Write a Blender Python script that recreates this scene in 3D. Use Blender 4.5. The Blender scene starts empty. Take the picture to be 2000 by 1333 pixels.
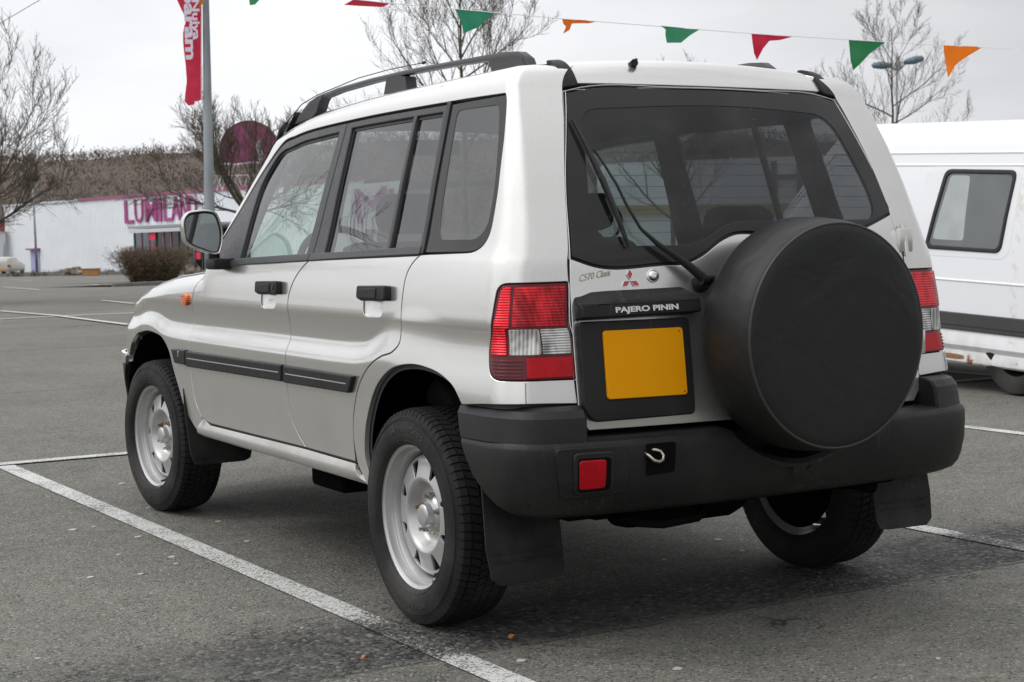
import bpy, bmesh, math, random
import numpy as np
from mathutils import Vector, Matrix, Euler
from mathutils.geometry import delaunay_2d_cdt
random.seed(7)
R=math.radians
scene=bpy.context.scene
C=scene.collection
# ------------------------------------------------------------------ camera
def cam_axes(yaw,pitch,roll):
    cy,sy=math.cos(yaw),math.sin(yaw)
    f=Vector((-sy*math.cos(pitch),cy*math.cos(pitch),math.sin(pitch)))
    r=Vector((cy,sy,0)); u=r.cross(f)
    return r*math.cos(roll)+u*math.sin(roll), -r*math.sin(roll)+u*math.cos(roll), f
CAM=Vector((-2.94656,-4.28662,1.15566))
r_,u_,f_=cam_axes(R(-30.146),R(-3.801),R(-1.094))
cd=bpy.data.cameras.new('camera'); cam=bpy.data.objects.new('camera',cd); C.objects.link(cam)
M=Matrix((r_,u_,-f_)).transposed().to_4x4(); M.translation=CAM; cam.matrix_world=M
cd.sensor_width=36; cd.lens=3185.73/2000*36; cd.clip_start=.1; cd.clip_end=3000
cd.dof.use_dof=True; cd.dof.focus_distance=5.3; cd.dof.aperture_fstop=11
scene.camera=cam
# ------------------------------------------------------------------ sky and sun
SUN_AZ,SUN_EL=R(-58),R(48)      # azimuth from +Y towards +X
sd=Vector((math.sin(SUN_AZ)*math.cos(SUN_EL),math.cos(SUN_AZ)*math.cos(SUN_EL),math.sin(SUN_EL)))
w=bpy.data.worlds.new('World'); scene.world=w; w.use_nodes=True
nt=w.node_tree; nt.nodes.clear()
def wn(t,**k):
    n=nt.nodes.new(t)
    for a,b in k.items(): setattr(n,a,b)
    return n
def wm(op,a,b=None,c=None):
    n=wn('ShaderNodeMath',operation=op)
    for i,v in enumerate((a,b,c)):
        if v is None: continue
        if isinstance(v,(int,float)): n.inputs[i].default_value=v
        else: nt.links.new(v,n.inputs[i])
    return n.outputs[0]
out=wn('ShaderNodeOutputWorld')
sky=wn('ShaderNodeTexSky'); sky.sky_type='NISHITA'; sky.sun_disc=False; sky.sun_elevation=SUN_EL; sky.sun_rotation=SUN_AZ
b1=wn('ShaderNodeBackground'); b1.inputs[1].default_value=.05; nt.links.new(sky.outputs[0],b1.inputs[0])
tc=wn('ShaderNodeTexCoord')
def dot(vec):
    n=wn('ShaderNodeVectorMath',operation='DOT_PRODUCT'); nt.links.new(tc.outputs['Generated'],n.inputs[0]); n.inputs[1].default_value=vec; return n.outputs['Value']
el=wm('MAXIMUM',dot((0,0,1)),0.0)
mp=wn('ShaderNodeMapping'); mp.inputs['Scale'].default_value=(1,1,3.2); mp.inputs['Location'].default_value=(3.1,.7,.4); nt.links.new(tc.outputs['Generated'],mp.inputs[0])
n1=wn('ShaderNodeTexNoise'); n1.inputs['Scale'].default_value=2.6; n1.inputs['Detail'].default_value=7; n1.inputs['Roughness'].default_value=.52; n1.inputs['Distortion'].default_value=.3; nt.links.new(mp.outputs[0],n1.inputs['Vector'])
lat=dot((.8646,-.5024,0))
side_g=wn('ShaderNodeMapRange',interpolation_type='SMOOTHSTEP'); nt.links.new(lat,side_g.inputs[0])
for i,v in enumerate((-.10,.42,1.02,.60)): side_g.inputs[i+1].default_value=v
cl=wm('MULTIPLY_ADD',wm('SUBTRACT',n1.outputs['Fac'],.5),.78,side_g.outputs[0])
lum=wm('MULTIPLY',cl,wm('MULTIPLY_ADD',wm('POWER',el,1.25),1.05,.98))
cc=wn('ShaderNodeCombineColor')
nt.links.new(wm('MULTIPLY',lum,.985),cc.inputs[0]); nt.links.new(wm('MULTIPLY',lum,.995),cc.inputs[1]); nt.links.new(wm('MULTIPLY',lum,1.03),cc.inputs[2])
b2=wn('ShaderNodeBackground'); nt.links.new(cc.outputs[0],b2.inputs[0]); b2.inputs[1].default_value=1.0
mx=wn('ShaderNodeMixShader'); mx.inputs[0].default_value=.93
nt.links.new(b1.outputs[0],mx.inputs[1]); nt.links.new(b2.outputs[0],mx.inputs[2]); nt.links.new(mx.outputs[0],out.inputs[0])
sl=bpy.data.lights.new('sun','SUN'); sl.energy=1.0; sl.angle=R(22); sl.color=(1,.965,.92)
so=bpy.data.objects.new('sun',sl); C.objects.link(so); so.rotation_euler=sd.to_track_quat('Z','Y').to_euler(); so.location=(-6,6,12)
scene.view_settings.view_transform='Standard'; scene.view_settings.look='None'
scene.view_settings.exposure=0; scene.view_settings.gamma=1; scene.view_settings.use_curve_mapping=False
scene.cycles.max_bounces=8; scene.cycles.transparent_max_bounces=16

# ------------------------------------------------------------------ materials
class NT:
    def __init__(s,name):
        s.m=bpy.data.materials.new(name); s.m.use_nodes=True; s.t=s.m.node_tree; s.b=s.t.nodes['Principled BSDF']; s.o=s.t.nodes['Material Output']
    def n(s,t,ins=None,**k):
        x=s.t.nodes.new(t)
        for a,b in k.items(): setattr(x,a,b)
        for a,b in (ins or {}).items(): s.set(x.inputs[a],b)
        return x
    def set(s,sock,v):
        if isinstance(v,bpy.types.NodeSocket): s.t.links.new(v,sock)
        elif isinstance(v,bpy.types.Node): s.t.links.new(v.outputs[0],sock)
        else: sock.default_value=v
    def p(s,**k):
        for a,b in k.items(): s.set(s.b.inputs[a.replace('_',' ')],b)
    def math(s,op,*a):
        return s.n('ShaderNodeMath',{i:v for i,v in enumerate(a)},operation=op).outputs[0]
    def obj(s,scale=None):
        t=s.n('ShaderNodeTexCoord').outputs['Object']
        if scale:
            m=s.n('ShaderNodeMapping',{0:t}); m.inputs['Scale'].default_value=scale; return m.outputs[0]
        return t
    def noise(s,sc,det=4,vec=None,rough=.55,dist=0):
        return s.n('ShaderNodeTexNoise',{'Vector':vec if vec is not None else s.obj(),'Scale':sc,'Detail':det,'Roughness':rough,'Distortion':dist}).outputs['Fac']
    def rng(s,v,a,b,c=0.,d=1.,smooth=True):
        return s.n('ShaderNodeMapRange',{0:v,1:a,2:b,3:c,4:d},interpolation_type='SMOOTHSTEP' if smooth else 'LINEAR').outputs[0]
    def mix(s,f,a,b):
        x=s.n('ShaderNodeMix',data_type='RGBA'); s.set(x.inputs[0],f); s.set(x.inputs[6],a); s.set(x.inputs[7],b); return x.outputs[2]
    def bump(s,h,dist=.01,st=1.,nrm=None):
        x=s.n('ShaderNodeBump',{'Height':h,'Distance':dist,'Strength':st})
        if nrm is not None: s.set(x.inputs['Normal'],nrm)
        return x.outputs[0]
    def z(s): return s.n('ShaderNodeSeparateXYZ',{0:s.n('ShaderNodeNewGeometry').outputs['Position']})
def c4(c): return (*c,1)
def simple(name,col,rough=.6,metal=0,var=.12,scale=18,bump=0,bscale=200,coat=0,spec=.5):
    t=NT(name); n=t.noise(scale,5)
    t.p(Base_Color=t.mix(n,c4([x*(1-var) for x in col]),c4([min(1,x*(1+var)) for x in col])),Metallic=metal,Roughness=t.rng(n,.2,.8,rough*.88,min(1,rough*1.12)),Coat_Weight=coat,Coat_Roughness=.04)
    t.b.inputs['Specular IOR Level'].default_value=spec
    if bump: t.p(Normal=t.bump(t.noise(bscale,3),bump))
    return t.m
def m_paint(name,col,metal=.86,rough=.26,dirt=.7):
    t=NT(name); g=t.z(); z=g.outputs[2]
    n=t.noise(3.0,6); n2=t.noise(26,4); n3=t.noise(900,1)
    d=t.math('MULTIPLY',t.rng(z,.72,.30,0,dirt),t.rng(n,.3,.7,.45,1))
    d=t.math('ADD',d,t.math('MULTIPLY',t.rng(n2,.52,.8),.012))
    base=t.mix(t.rng(n3,.3,.7),c4([x*.9 for x in col]),c4([x*1.08 for x in col]))
    t.p(Base_Color=t.mix(d,base,(.20,.185,.16,1)),Metallic=t.rng(d,0,.8,metal,.25,False),Roughness=t.rng(d,0,.7,rough,.62,False),Coat_Weight=t.rng(d,0,.6,1,.25,False),Coat_Roughness=.05)
    return t.m
def m_glass(name,tint,ior=1.5,drops=True,spec=(1,1,1)):
    t=NT(name); t.t.nodes.remove(t.b)
    ge=t.n('ShaderNodeNewGeometry'); cs=t.math('ABSOLUTE',t.n('ShaderNodeVectorMath',{0:ge.outputs['Incoming'],1:ge.outputs['Normal']},operation='DOT_PRODUCT').outputs['Value']); f0=((ior-1)/(ior+1))**2
    fr=t.math('MULTIPLY_ADD',t.math('POWER',t.math('SUBTRACT',1.,cs),5.),1-f0,f0); tr=t.n('ShaderNodeBsdfTransparent',{0:c4(tint)})
    gl=t.n('ShaderNodeBsdfGlossy',{'Color':c4(spec),'Roughness':.01})
    if drops:
        v=t.n('ShaderNodeTexVoronoi',{'Vector':t.obj(),'Scale':34.,'Randomness':1.}); dm=t.math('MULTIPLY',t.rng(v.outputs['Distance'],.10,.05),t.rng(t.noise(9,2),.50,.62))
        h=t.math('MULTIPLY',t.rng(v.outputs['Distance'],.12,.0),dm)
        df=t.n('ShaderNodeBsdfDiffuse',{0:(.5,.5,.48,1)}); film=t.math('ADD',t.math('MULTIPLY',dm,.28),t.math('MULTIPLY',t.rng(t.noise(5,6),.35,.8),.035))
    f=t.math('MULTIPLY_ADD',fr,1.0,.004)
    m=t.n('ShaderNodeMixShader',{0:f,1:tr,2:gl})
    if drops: m=t.n('ShaderNodeMixShader',{0:film,1:m,2:df})
    t.set(t.o.inputs[0],m.outputs[0]); return t.m
def m_plastic(name,col=.022,rough=.55,bump=.0006,dust=.35,spec=.32):
    t=NT(name); n=t.noise(4,6); n2=t.noise(60,5); z=t.z().outputs[2]
    d=t.math('MULTIPLY',t.rng(n,.35,.75),t.rng(z,1.2,.35,.25*dust,dust))
    d=t.math('ADD',d,t.math('MULTIPLY',t.rng(n2,.5,.8),.08*dust)); scf=t.math('MULTIPLY',t.rng(t.noise(55,3,t.obj((1,1,.12))),.56,.70),t.rng(t.noise(3.2,3),.50,.66)); d=t.math('ADD',d,t.math('MULTIPLY',scf,.22))
    t.p(Base_Color=t.mix(d,(col,col,col*1.04,1),(.11,.105,.095,1)),Roughness=t.rng(n2,.3,.7,rough*.9,rough*1.15),Normal=t.bump(t.noise(420,2),bump)); t.b.inputs['Specular IOR Level'].default_value=spec
    return t.m
MAT={}
MAT['paint']=m_paint('silver_metallic_paint',(.66,.652,.622))
MAT['black']=m_plastic('black_plastic',.010,.5,.0006,.10,.28)
MAT['bumper']=m_plastic('textured_bumper_plastic',.0065,.42,.0010,.13,.30)
MAT['trim']=m_plastic('satin_window_trim',.05,.42,.0002,.15)
MAT['rubber']=m_plastic('tyre_rubber',.011,.72,.0008,.34,.25)
MAT['letter_rubber']=simple('raised_rubber_letters',(.035,.035,.034),.7)
MAT['piping']=simple('cover_piping_vinyl',(.03,.03,.029),.45)
MAT['seal']=simple('seal_rubber',(.012,.012,.013),.5)
MAT['under']=simple('underbody_black',(.007,.0068,.0065),.95,bump=.002,bscale=60,spec=0)
MAT['cover']=None
MAT['glass']=m_glass('clear_window_glass',(.74,.83,.79),1.75)
MAT['tint']=m_glass('tinted_window_glass',(.36,.37,.375),1.95)
MAT['tintrear']=m_glass('tinted_rear_glass',(.25,.27,.28),1.42)
t=NT('ceramic_glass_border'); t.p(Base_Color=(.020,.020,.019,1),Roughness=.06); t.b.inputs['Specular IOR Level'].default_value=.3; MAT['border']=t.m
MAT['steel']=simple('wheel_silver_paint',(.47,.47,.465),.38,.55,var=.08,scale=30,coat=.3)
MAT['chrome']=simple('chrome',(.75,.75,.74),.16,1,var=.05)
MAT['rust']=simple('rusty_nut',(.22,.12,.06),.6,.6,var=.5,scale=90)
MAT['nut']=simple('zinc_nut',(.42,.39,.34),.4,.9,var=.25,scale=120)
MAT['cloth']=simple('dark_seat_cloth',(.028,.029,.032),.9,bump=.001,bscale=300)
MAT['cabin']=simple('cabin_plastic',(.05,.053,.056),.8)
MAT['lining']=simple('grey_lining',(.16,.16,.155),.95)
MAT['mirror']=simple('mirror_glass',(.72,.78,.78),.02,1,var=.02)
t=NT('spare_cover_vinyl'); v=t.noise(2.2,5); v2=t.noise(9,3); sp=t.n('ShaderNodeTexVoronoi',{'Vector':t.obj(),'Scale':60.}); dots=t.rng(sp.outputs['Distance'],.16,.10)
dots=t.math('MULTIPLY',dots,t.rng(t.noise(14,2),.5,.6))
t.p(Base_Color=t.mix(dots,t.mix(v,(.010,.0105,.0105,1),(.018,.0185,.0172,1)),(.008,.008,.008,1)),Roughness=t.rng(v,.3,.7,.40,.55),Normal=t.bump(t.noise(3.4,3,dist=.9),.022,.5,t.bump(t.noise(700,2),.0005)))
t.b.inputs['Specular IOR Level'].default_value=.28; MAT['cover']=t.m
def m_lens(name,col,kind):
    t=NT(name); o=t.n('ShaderNodeSeparateXYZ',{0:t.obj()})
    if kind=='grid':
        a=t.math('SINE',t.math('MULTIPLY',o.outputs[2],820.)); b=t.math('SINE',t.math('MULTIPLY',t.math('ADD',o.outputs[0],o.outputs[1]),560.)); h=t.math('ADD',t.math('MULTIPLY',a,.55),t.math('MULTIPLY',b,.35))
    elif kind=='rib': h=t.math('SINE',t.math('MULTIPLY',o.outputs[2],900.))
    else: h=t.math('SINE',t.math('MULTIPLY',t.math('SUBTRACT',o.outputs[0],o.outputs[1]),420.))
    n=t.noise(14,3); big=t.noise(22,2,t.obj((1,1,.7)))
    k=t.math('MULTIPLY_ADD',t.math('MULTIPLY_ADD',h,.5,.5),.40,t.math('MULTIPLY',t.rng(big,.32,.68),.75))
    dark=[x*.30 for x in col]; lite=[min(1,x*1.55+.02) for x in col]
    t.p(Base_Color=t.mix(k,c4(dark),c4(lite)),Roughness=.22,Coat_Weight=.35,Coat_Roughness=.05,Normal=t.bump(h,.0012,.6)); t.b.inputs['Metallic'].default_value=.5; t.b.inputs['Specular IOR Level'].default_value=.2
    return t.m
MAT['red']=m_lens('red_lamp_lens',(.50,.002,.010),'grid')
MAT['redrib']=m_lens('red_ribbed_lens',(.56,.003,.012),'rib')
MAT['redflat']=simple('plain_red_lens',(.42,.002,.008),.28,.3,var=.4,scale=24,coat=.25,spec=.2)
MAT['reddark']=simple('dark_red_lens_edge',(.10,.003,.007),.2,.1,coat=.3,spec=.3)
MAT['clear']=m_lens('clear_lamp_lens',(.40,.39,.38),'rib')
MAT['clear2']=m_lens('clear_prism_lens',(.45,.44,.42),'flute')
MAT['orange']=m_lens('orange_repeater',(.75,.13,.02),'rib')
MAT['plate']=simple('amber_plate',(.70,.29,.0),.6,0,var=.05,scale=4,spec=.12)
MAT['emred']=simple('emblem_red',(.38,.012,.03),.25,0,coat=1)
MAT['white']=simple('white_lettering',(.62,.62,.60),.5)

# ------------------------------------------------------------------ mesh helpers
def link(name,me,mat=None,parent=None,smooth=None):
    o=bpy.data.objects.new(name,me); C.objects.link(o)
    if mat is not None and not me.materials:
        for m in (mat if isinstance(mat,(list,tuple)) else [mat]): me.materials.append(m)
    if parent is not None: o.parent=parent
    if smooth is not None:
        for p in me.polygons: p.use_smooth=smooth
    return o
def empty(name,loc=(0,0,0),parent=None,rot=None):
    o=bpy.data.objects.new(name,None); C.objects.link(o); o.location=loc; o.empty_display_size=.2
    if rot: o.rotation_euler=rot
    if parent is not None: o.parent=parent
    return o
def tag(o,label=None,cat=None,group=None,kind=None):
    for k,v in (('label',label),('category',cat),('group',group),('kind',kind)):
        if v: o[k]=v
    return o
def pydata(name,verts,faces,mat=None,parent=None,smooth=False):
    me=bpy.data.meshes.new(name); me.from_pydata([tuple(v) for v in verts],[],[tuple(int(i) for i in f) for f in faces]); me.update()
    return link(name,me,mat,parent,smooth)
class MB:
    """collects shapes, then builds ONE mesh"""
    def __init__(s): s.v=[]; s.f=[]
    def add(s,v,f):
        k=len(s.v); s.v+= [tuple(x) for x in v]; s.f+=[tuple(i+k for i in g) for g in f]; return s
    def box(s,a,b,bev=0,mat=None):
        x0,y0,z0=a; x1,y1,z1=b
        if bev<=0:
            v=[(x,y,z) for x in (x0,x1) for y in (y0,y1) for z in (z0,z1)]
            f=[(0,1,3,2),(4,6,7,5),(0,4,5,1),(2,3,7,6),(0,2,6,4),(1,5,7,3)]
        else:
            bm=bmesh.new(); bmesh.ops.create_cube(bm,size=1)
            for q in bm.verts: q.co=Vector(((x0+x1)/2+q.co.x*(x1-x0),(y0+y1)/2+q.co.y*(y1-y0),(z0+z1)/2+q.co.z*(z1-z0)))
            bmesh.ops.bevel(bm,geom=bm.edges[:],offset=bev,segments=2,profile=.5,affect='EDGES')
            bm.verts.index_update(); v=[q.co[:] for q in bm.verts]; f=[tuple(q.index for q in g.verts) for g in bm.faces]; bm.free()
        if mat is not None: v=[tuple(mat@Vector(q)) for q in v]
        return s.add(v,f)
    def tube(s,pts,rad,k=8,cap=True):
        pts=[Vector(p) for p in pts]; n=len(pts)
        if not hasattr(rad,'__len__'): rad=[rad]*n
        v=[];f=[]; ref=None
        for i,p in enumerate(pts):
            d=(pts[min(i+1,n-1)]-pts[max(i-1,0)]).normalized()
            if ref is None: ref=d.orthogonal().normalized()
            else: ref=(ref-d*ref.dot(d)); ref=ref.normalized() if ref.length>1e-6 else d.orthogonal().normalized()
            b=d.cross(ref)
            for j in range(k):
                a=2*math.pi*j/k; v.append(p+(ref*math.cos(a)+b*math.sin(a))*rad[i])
        for i in range(n-1):
            for j in range(k): f.append((i*k+j,i*k+(j+1)%k,(i+1)*k+(j+1)%k,(i+1)*k+j))
        if cap: f.append(tuple(range(k))[::-1]); f.append(tuple((n-1)*k+j for j in range(k)))
        return s.add(v,f)
    def lathe(s,prof,k=32,axis='x',cen=(0,0,0),close=False):
        """prof: list of (a,r); a along axis"""
        v=[];f=[];n=len(prof)
        for a,r in prof:
            for j in range(k):
                t=2*math.pi*j/k; c,d=r*math.cos(t),r*math.sin(t)
                q={'x':(a,c,d),'y':(c,a,d),'z':(c,d,a)}[axis]; v.append((q[0]+cen[0],q[1]+cen[1],q[2]+cen[2]))
        for i in range(n-1 if not close else n):
            for j in range(k):
                f.append((i*k+j,((i+1)%n)*k+j,((i+1)%n)*k+(j+1)%k,i*k+(j+1)%k))
        return s.add(v,f)
    def prism(s,poly,h,fn):
        """poly 2D outline extruded; fn(a,b,h)->3D"""
        n=len(poly); v=[fn(a,b,0) for a,b in poly]+[fn(a,b,h) for a,b in poly]
        f=[tuple(range(n))[::-1],tuple(range(n,2*n))]+[(i,(i+1)%n,n+(i+1)%n,n+i) for i in range(n)]
        return s.add(v,f)
    def build(s,name,mat=None,parent=None,smooth=False,kind=None,angle=None):
        me=bpy.data.meshes.new(name); me.from_pydata(s.v,[],s.f); me.update()
        bm=bmesh.new(); bm.from_mesh(me); bmesh.ops.recalc_face_normals(bm,faces=bm.faces); bm.to_mesh(me); bm.free()
        o=link(name,me,mat,parent,smooth or angle is not None)
        if angle is not None:
            bm=bmesh.new(); bm.from_mesh(me)
            for e in bm.edges:
                if len(e.link_faces)==2 and e.calc_face_angle(0)>R(angle): e.smooth=False
            bm.to_mesh(me); bm.free()
        if kind: o['kind']=kind
        return o
def dense_loop(pts,ds):
    """closed outline; points with a third item are sharp corners"""
    P=[Vector(p[:2]) for p in pts]; K=[len(p)>2 for p in pts]; n=len(P); o=[]
    for i in range(n):
        p0,p1,p2,p3=P[i-1],P[i],P[(i+1)%n],P[(i+2)%n]; L=(p2-p1).length
        if L<1e-6: continue
        def tan(a,b,c,sharp,first):
            l0=(b-a).length; l1=(c-b).length
            if sharp or l0<1e-6 or l1<1e-6: return (p2-p1)/L
            return ((b-a)/l0*l1+(c-b)/l1*l0)/(l0+l1)
        m1=tan(p0,p1,p2,K[i],True)*L; m2=tan(p1,p2,p3,K[(i+1)%n],False)*L
        m=max(1,int(round(L/ds)))
        for j in range(m):
            t=j/m; o.append(p1*(2*t**3-3*t*t+1)+m1*(t**3-2*t*t+t)+p2*(-2*t**3+3*t*t)+m2*(t**3-t*t))
    return np.array([tuple(q) for q in o])
def area(L): x,y=L[:,0],L[:,1]; return .5*np.sum(x*np.roll(y,-1)-y*np.roll(x,-1))
def inset(L,d):
    e=np.roll(L,-1,0)-L; e/=np.maximum(np.linalg.norm(e,axis=1,keepdims=True),1e-9); nrm=np.stack([-e[:,1],e[:,0]],1)
    m=nrm+np.roll(nrm,1,0); q=np.maximum((m*m).sum(1,keepdims=True),.55); return L+m/q*2*d
def inside(pts,L):
    x,y=pts[:,0][:,None],pts[:,1][:,None]; x0,y0=L[:,0],L[:,1]; x1,y1=np.roll(x0,-1),np.roll(y0,-1)
    with np.errstate(divide='ignore',invalid='ignore'):
        c=((y0>y)!=(y1>y))&(x<(x1-x0)*(y-y0)/(y1-y0)+x0)
    return (c.sum(1)%2)==1
def surf_n(f,A,B,h=2e-4):
    da=f(A+h,B)-f(A-h,B); db=f(A,B+h)-f(A,B-h); n=np.cross(da,db); return n/np.maximum(np.linalg.norm(n,axis=1,keepdims=True),1e-12)
def offs(f,d,sign=1):
    """surface f moved outward by d (number or function of a,b)"""
    def g(A,B):
        A=np.asarray(A,float).ravel(); B=np.asarray(B,float).ravel()
        return f(A,B)+surf_n(f,A,B)*sign*(d(A,B)[:,None] if callable(d) else d)
    return g
REC=[]; RECORD=[False]
def panel(name,f,outline,mat,parent,holes=(),gap=.0022,lip=.002,depth=.014,res=.02,sign=1,mirror=False,ds=None,bs=.9):
    if mirror and REC:
        VV,NN,F=REC.pop(0); VV=VV*[-1,1,1]; NN=NN*[-1,1,1]; F=[t[::-1] for t in F]
        me=bpy.data.meshes.new(name); me.from_pydata(VV.tolist(),[],F); me.update(); o=link(name,me,mat,parent,True); me.normals_split_custom_set_from_vertices(NN.tolist()); return o
    """skin panel: outline in the (a,b) domain of surface f, rounded turned-in edge"""
    ds=ds or res*.8
    loops=[dense_loop(outline,ds)]; loops[0]=loops[0] if area(loops[0])>0 else loops[0][::-1]
    for h in holes:
        L=dense_loop(h,ds) if not isinstance(h,np.ndarray) else h
        loops.append(L if area(L)<0 else L[::-1])
    L1=[inset(L,gap) for L in loops]; L0=[inset(L,gap+lip) for L in loops]
    allb=np.concatenate(L0); lo,hi=allb.min(0),allb.max(0)
    rb=res*bs; gx,gy=np.meshgrid(np.arange(lo[0]+res/2,hi[0],res),np.arange(lo[1]+rb/2,hi[1],rb),indexing='ij'); gx=gx+(np.arange(gx.shape[1])%2)[None,:]*res*.5; G=np.stack([gx.ravel(),gy.ravel()],1)
    def ok(P):
        k=inside(P,L0[0])
        for L in L0[1:]: k&=~inside(P,L)
        return k
    if len(G):
        G=G[ok(G)]
    if len(G):
        dm=np.full(len(G),9.)
        for i in range(0,len(allb),200): dm=np.minimum(dm,np.sqrt((((G[:,None]-allb[None,i:i+200])/[1,min(1,bs*1.2)])**2).sum(2)).min(1))
        G=G[dm>.5*res]
    K_=np.array([1.,1/bs]); V=[Vector(p) for p in (np.concatenate([allb,G]) if len(G) else allb)*K_]
    E=[];k=0
    for L in L0: n=len(L); E+=[(k+i,k+(i+1)%n) for i in range(n)]; k+=n
    rv,re,rf,_,_,_=delaunay_2d_cdt(V,E,[],0,1e-7)
    rv=np.array([tuple(v) for v in rv])/K_; T=np.array([t for t in rf if len(t)==3])
    cen=rv[T].mean(1); T=T[ok(cen)]
    P=f(rv[:,0],rv[:,1]); N=surf_n(f,rv[:,0],rv[:,1])*sign
    VV=[P];NN=[N]; F=[tuple(t) for t in T]; base=len(P)
    q=P[T[:200]]; g=np.cross(q[:,1]-q[:,0],q[:,2]-q[:,0]); flip=np.sum(g*N[T[:200]][:,0])<0
    if flip: F=[t[::-1] for t in F]
    if depth>0:
        for a,b in zip(L0,L1):
            Pa=f(a[:,0],a[:,1]); Na=surf_n(f,a[:,0],a[:,1])*sign
            Pb=f(b[:,0],b[:,1])-Na*lip; o=Pb+Na*lip-Pa; o/=np.maximum(np.linalg.norm(o,axis=1,keepdims=True),1e-9)
            Pm=Pa+(Pb-Pa)*.70+Na*lip*.30
            Pc=Pb-Na*depth; n=len(a); NN+=[Na,(Na+o)/1.4142,o,o]; VV+=[Pa,Pm,Pb,Pc]
            for i in range(n):
                j=(i+1)%n
                for r0 in (0,1,2):
                    s0=base+r0*n; s1=s0+n; t=(s0+i,s0+j,s1+j,s1+i); F.append(t if flip else t[::-1])
            base+=4*n
    VV=np.concatenate(VV); NN=np.concatenate(NN)
    F=[tuple(int(i) for i in t) for t in F]
    if RECORD[0]: REC.append((VV,NN,F))
    if mirror: VV=VV*[-1,1,1]; NN=NN*[-1,1,1]; F=[t[::-1] for t in F]
    me=bpy.data.meshes.new(name); me.from_pydata(VV.tolist(),[],[tuple(int(i) for i in t) for t in F]); me.update()
    o=link(name,me,mat,parent,True)
    me.normals_split_custom_set_from_vertices(NN.tolist())
    return o
def pad(name,f,outline,h,mat,parent,lip=.004,**k):
    """raised piece standing h proud of surface f"""
    s=k.get('sign',1); k.setdefault('gap',0.0)
    return panel(name,offs(f,h,s),outline,mat,parent,lip=lip,depth=max(.002,h-lip+.004),**k)
def rrect(a0,b0,a1,b1,r):
    o=[]
    for (cx,cy,t0) in ((a1-r,b1-r,0),(a0+r,b1-r,90),(a0+r,b0+r,180),(a1-r,b0+r,270)):
        for k in range(4):
            t=R(t0+30*k); o.append((cx+r*math.cos(t),cy+r*math.sin(t)))
    return o
def rquad(pts,r):
    """round the corners of any polygon"""
    o=[];n=len(pts)
    for i in range(n):
        p=Vector(pts[i][:2]); a=(Vector(pts[i-1][:2])-p); b=(Vector(pts[(i+1)%n][:2])-p); rr=min(r,a.length*.45,b.length*.45)
        A=p+a.normalized()*rr; B=p+b.normalized()*rr
        for t in (0,.25,.5,.75,1): q=A*(1-t)**2+p*2*t*(1-t)+B*t*t; o.append((q.x,q.y,1) if t in (0,1) else (q.x,q.y))
    return o
def rq(pts,close=True):
    """polygon with its own rounding radius per corner"""
    o=[];n=len(pts)
    for i in range(n):
        p=Vector(pts[i][:2]); r=pts[i][2] if len(pts[i])>2 else 0
        if r<=0: o.append((p.x,p.y,1)); continue
        a=(Vector(pts[i-1][:2])-p); b=(Vector(pts[(i+1)%n][:2])-p); r1=min(r,a.length*.49); r2=min(r,b.length*.49)
        A=p+a.normalized()*r1; B=p+b.normalized()*r2
        for k in range(7): t=k/6; q=A*(1-t)**2+p*2*t*(1-t)+B*t*t; o.append((q.x,q.y,1) if k in (0,6) else (q.x,q.y))
    return o
def text_mesh(s,size,ext=.002,off=0,bev=0,align='LEFT',sx=1,shear=0,res=3):
    cu=bpy.data.curves.new('lettering','FONT'); cu.body=s; cu.size=size; cu.extrude=ext; cu.offset=off; cu.bevel_depth=bev; cu.align_x=align; cu.shear=shear; cu.resolution_u=res
    o=bpy.data.objects.new('lettering',cu); C.objects.link(o); dg=bpy.context.evaluated_depsgraph_get(); me=bpy.data.meshes.new_from_object(o.evaluated_get(dg))
    C.objects.unlink(o); bpy.data.objects.remove(o); bpy.data.curves.remove(cu)
    for v in me.vertices: v.co.x*=sx
    return me
def frame(o,origin,ex,ey):
    ex=Vector(ex).normalized(); ez=ex.cross(Vector(ey)).normalized(); ey=ez.cross(ex); m=Matrix((ex,ey,ez)).transposed().to_4x4(); m.translation=Vector(origin); o.matrix_local=m; o.matrix_basis=m; return m
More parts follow.
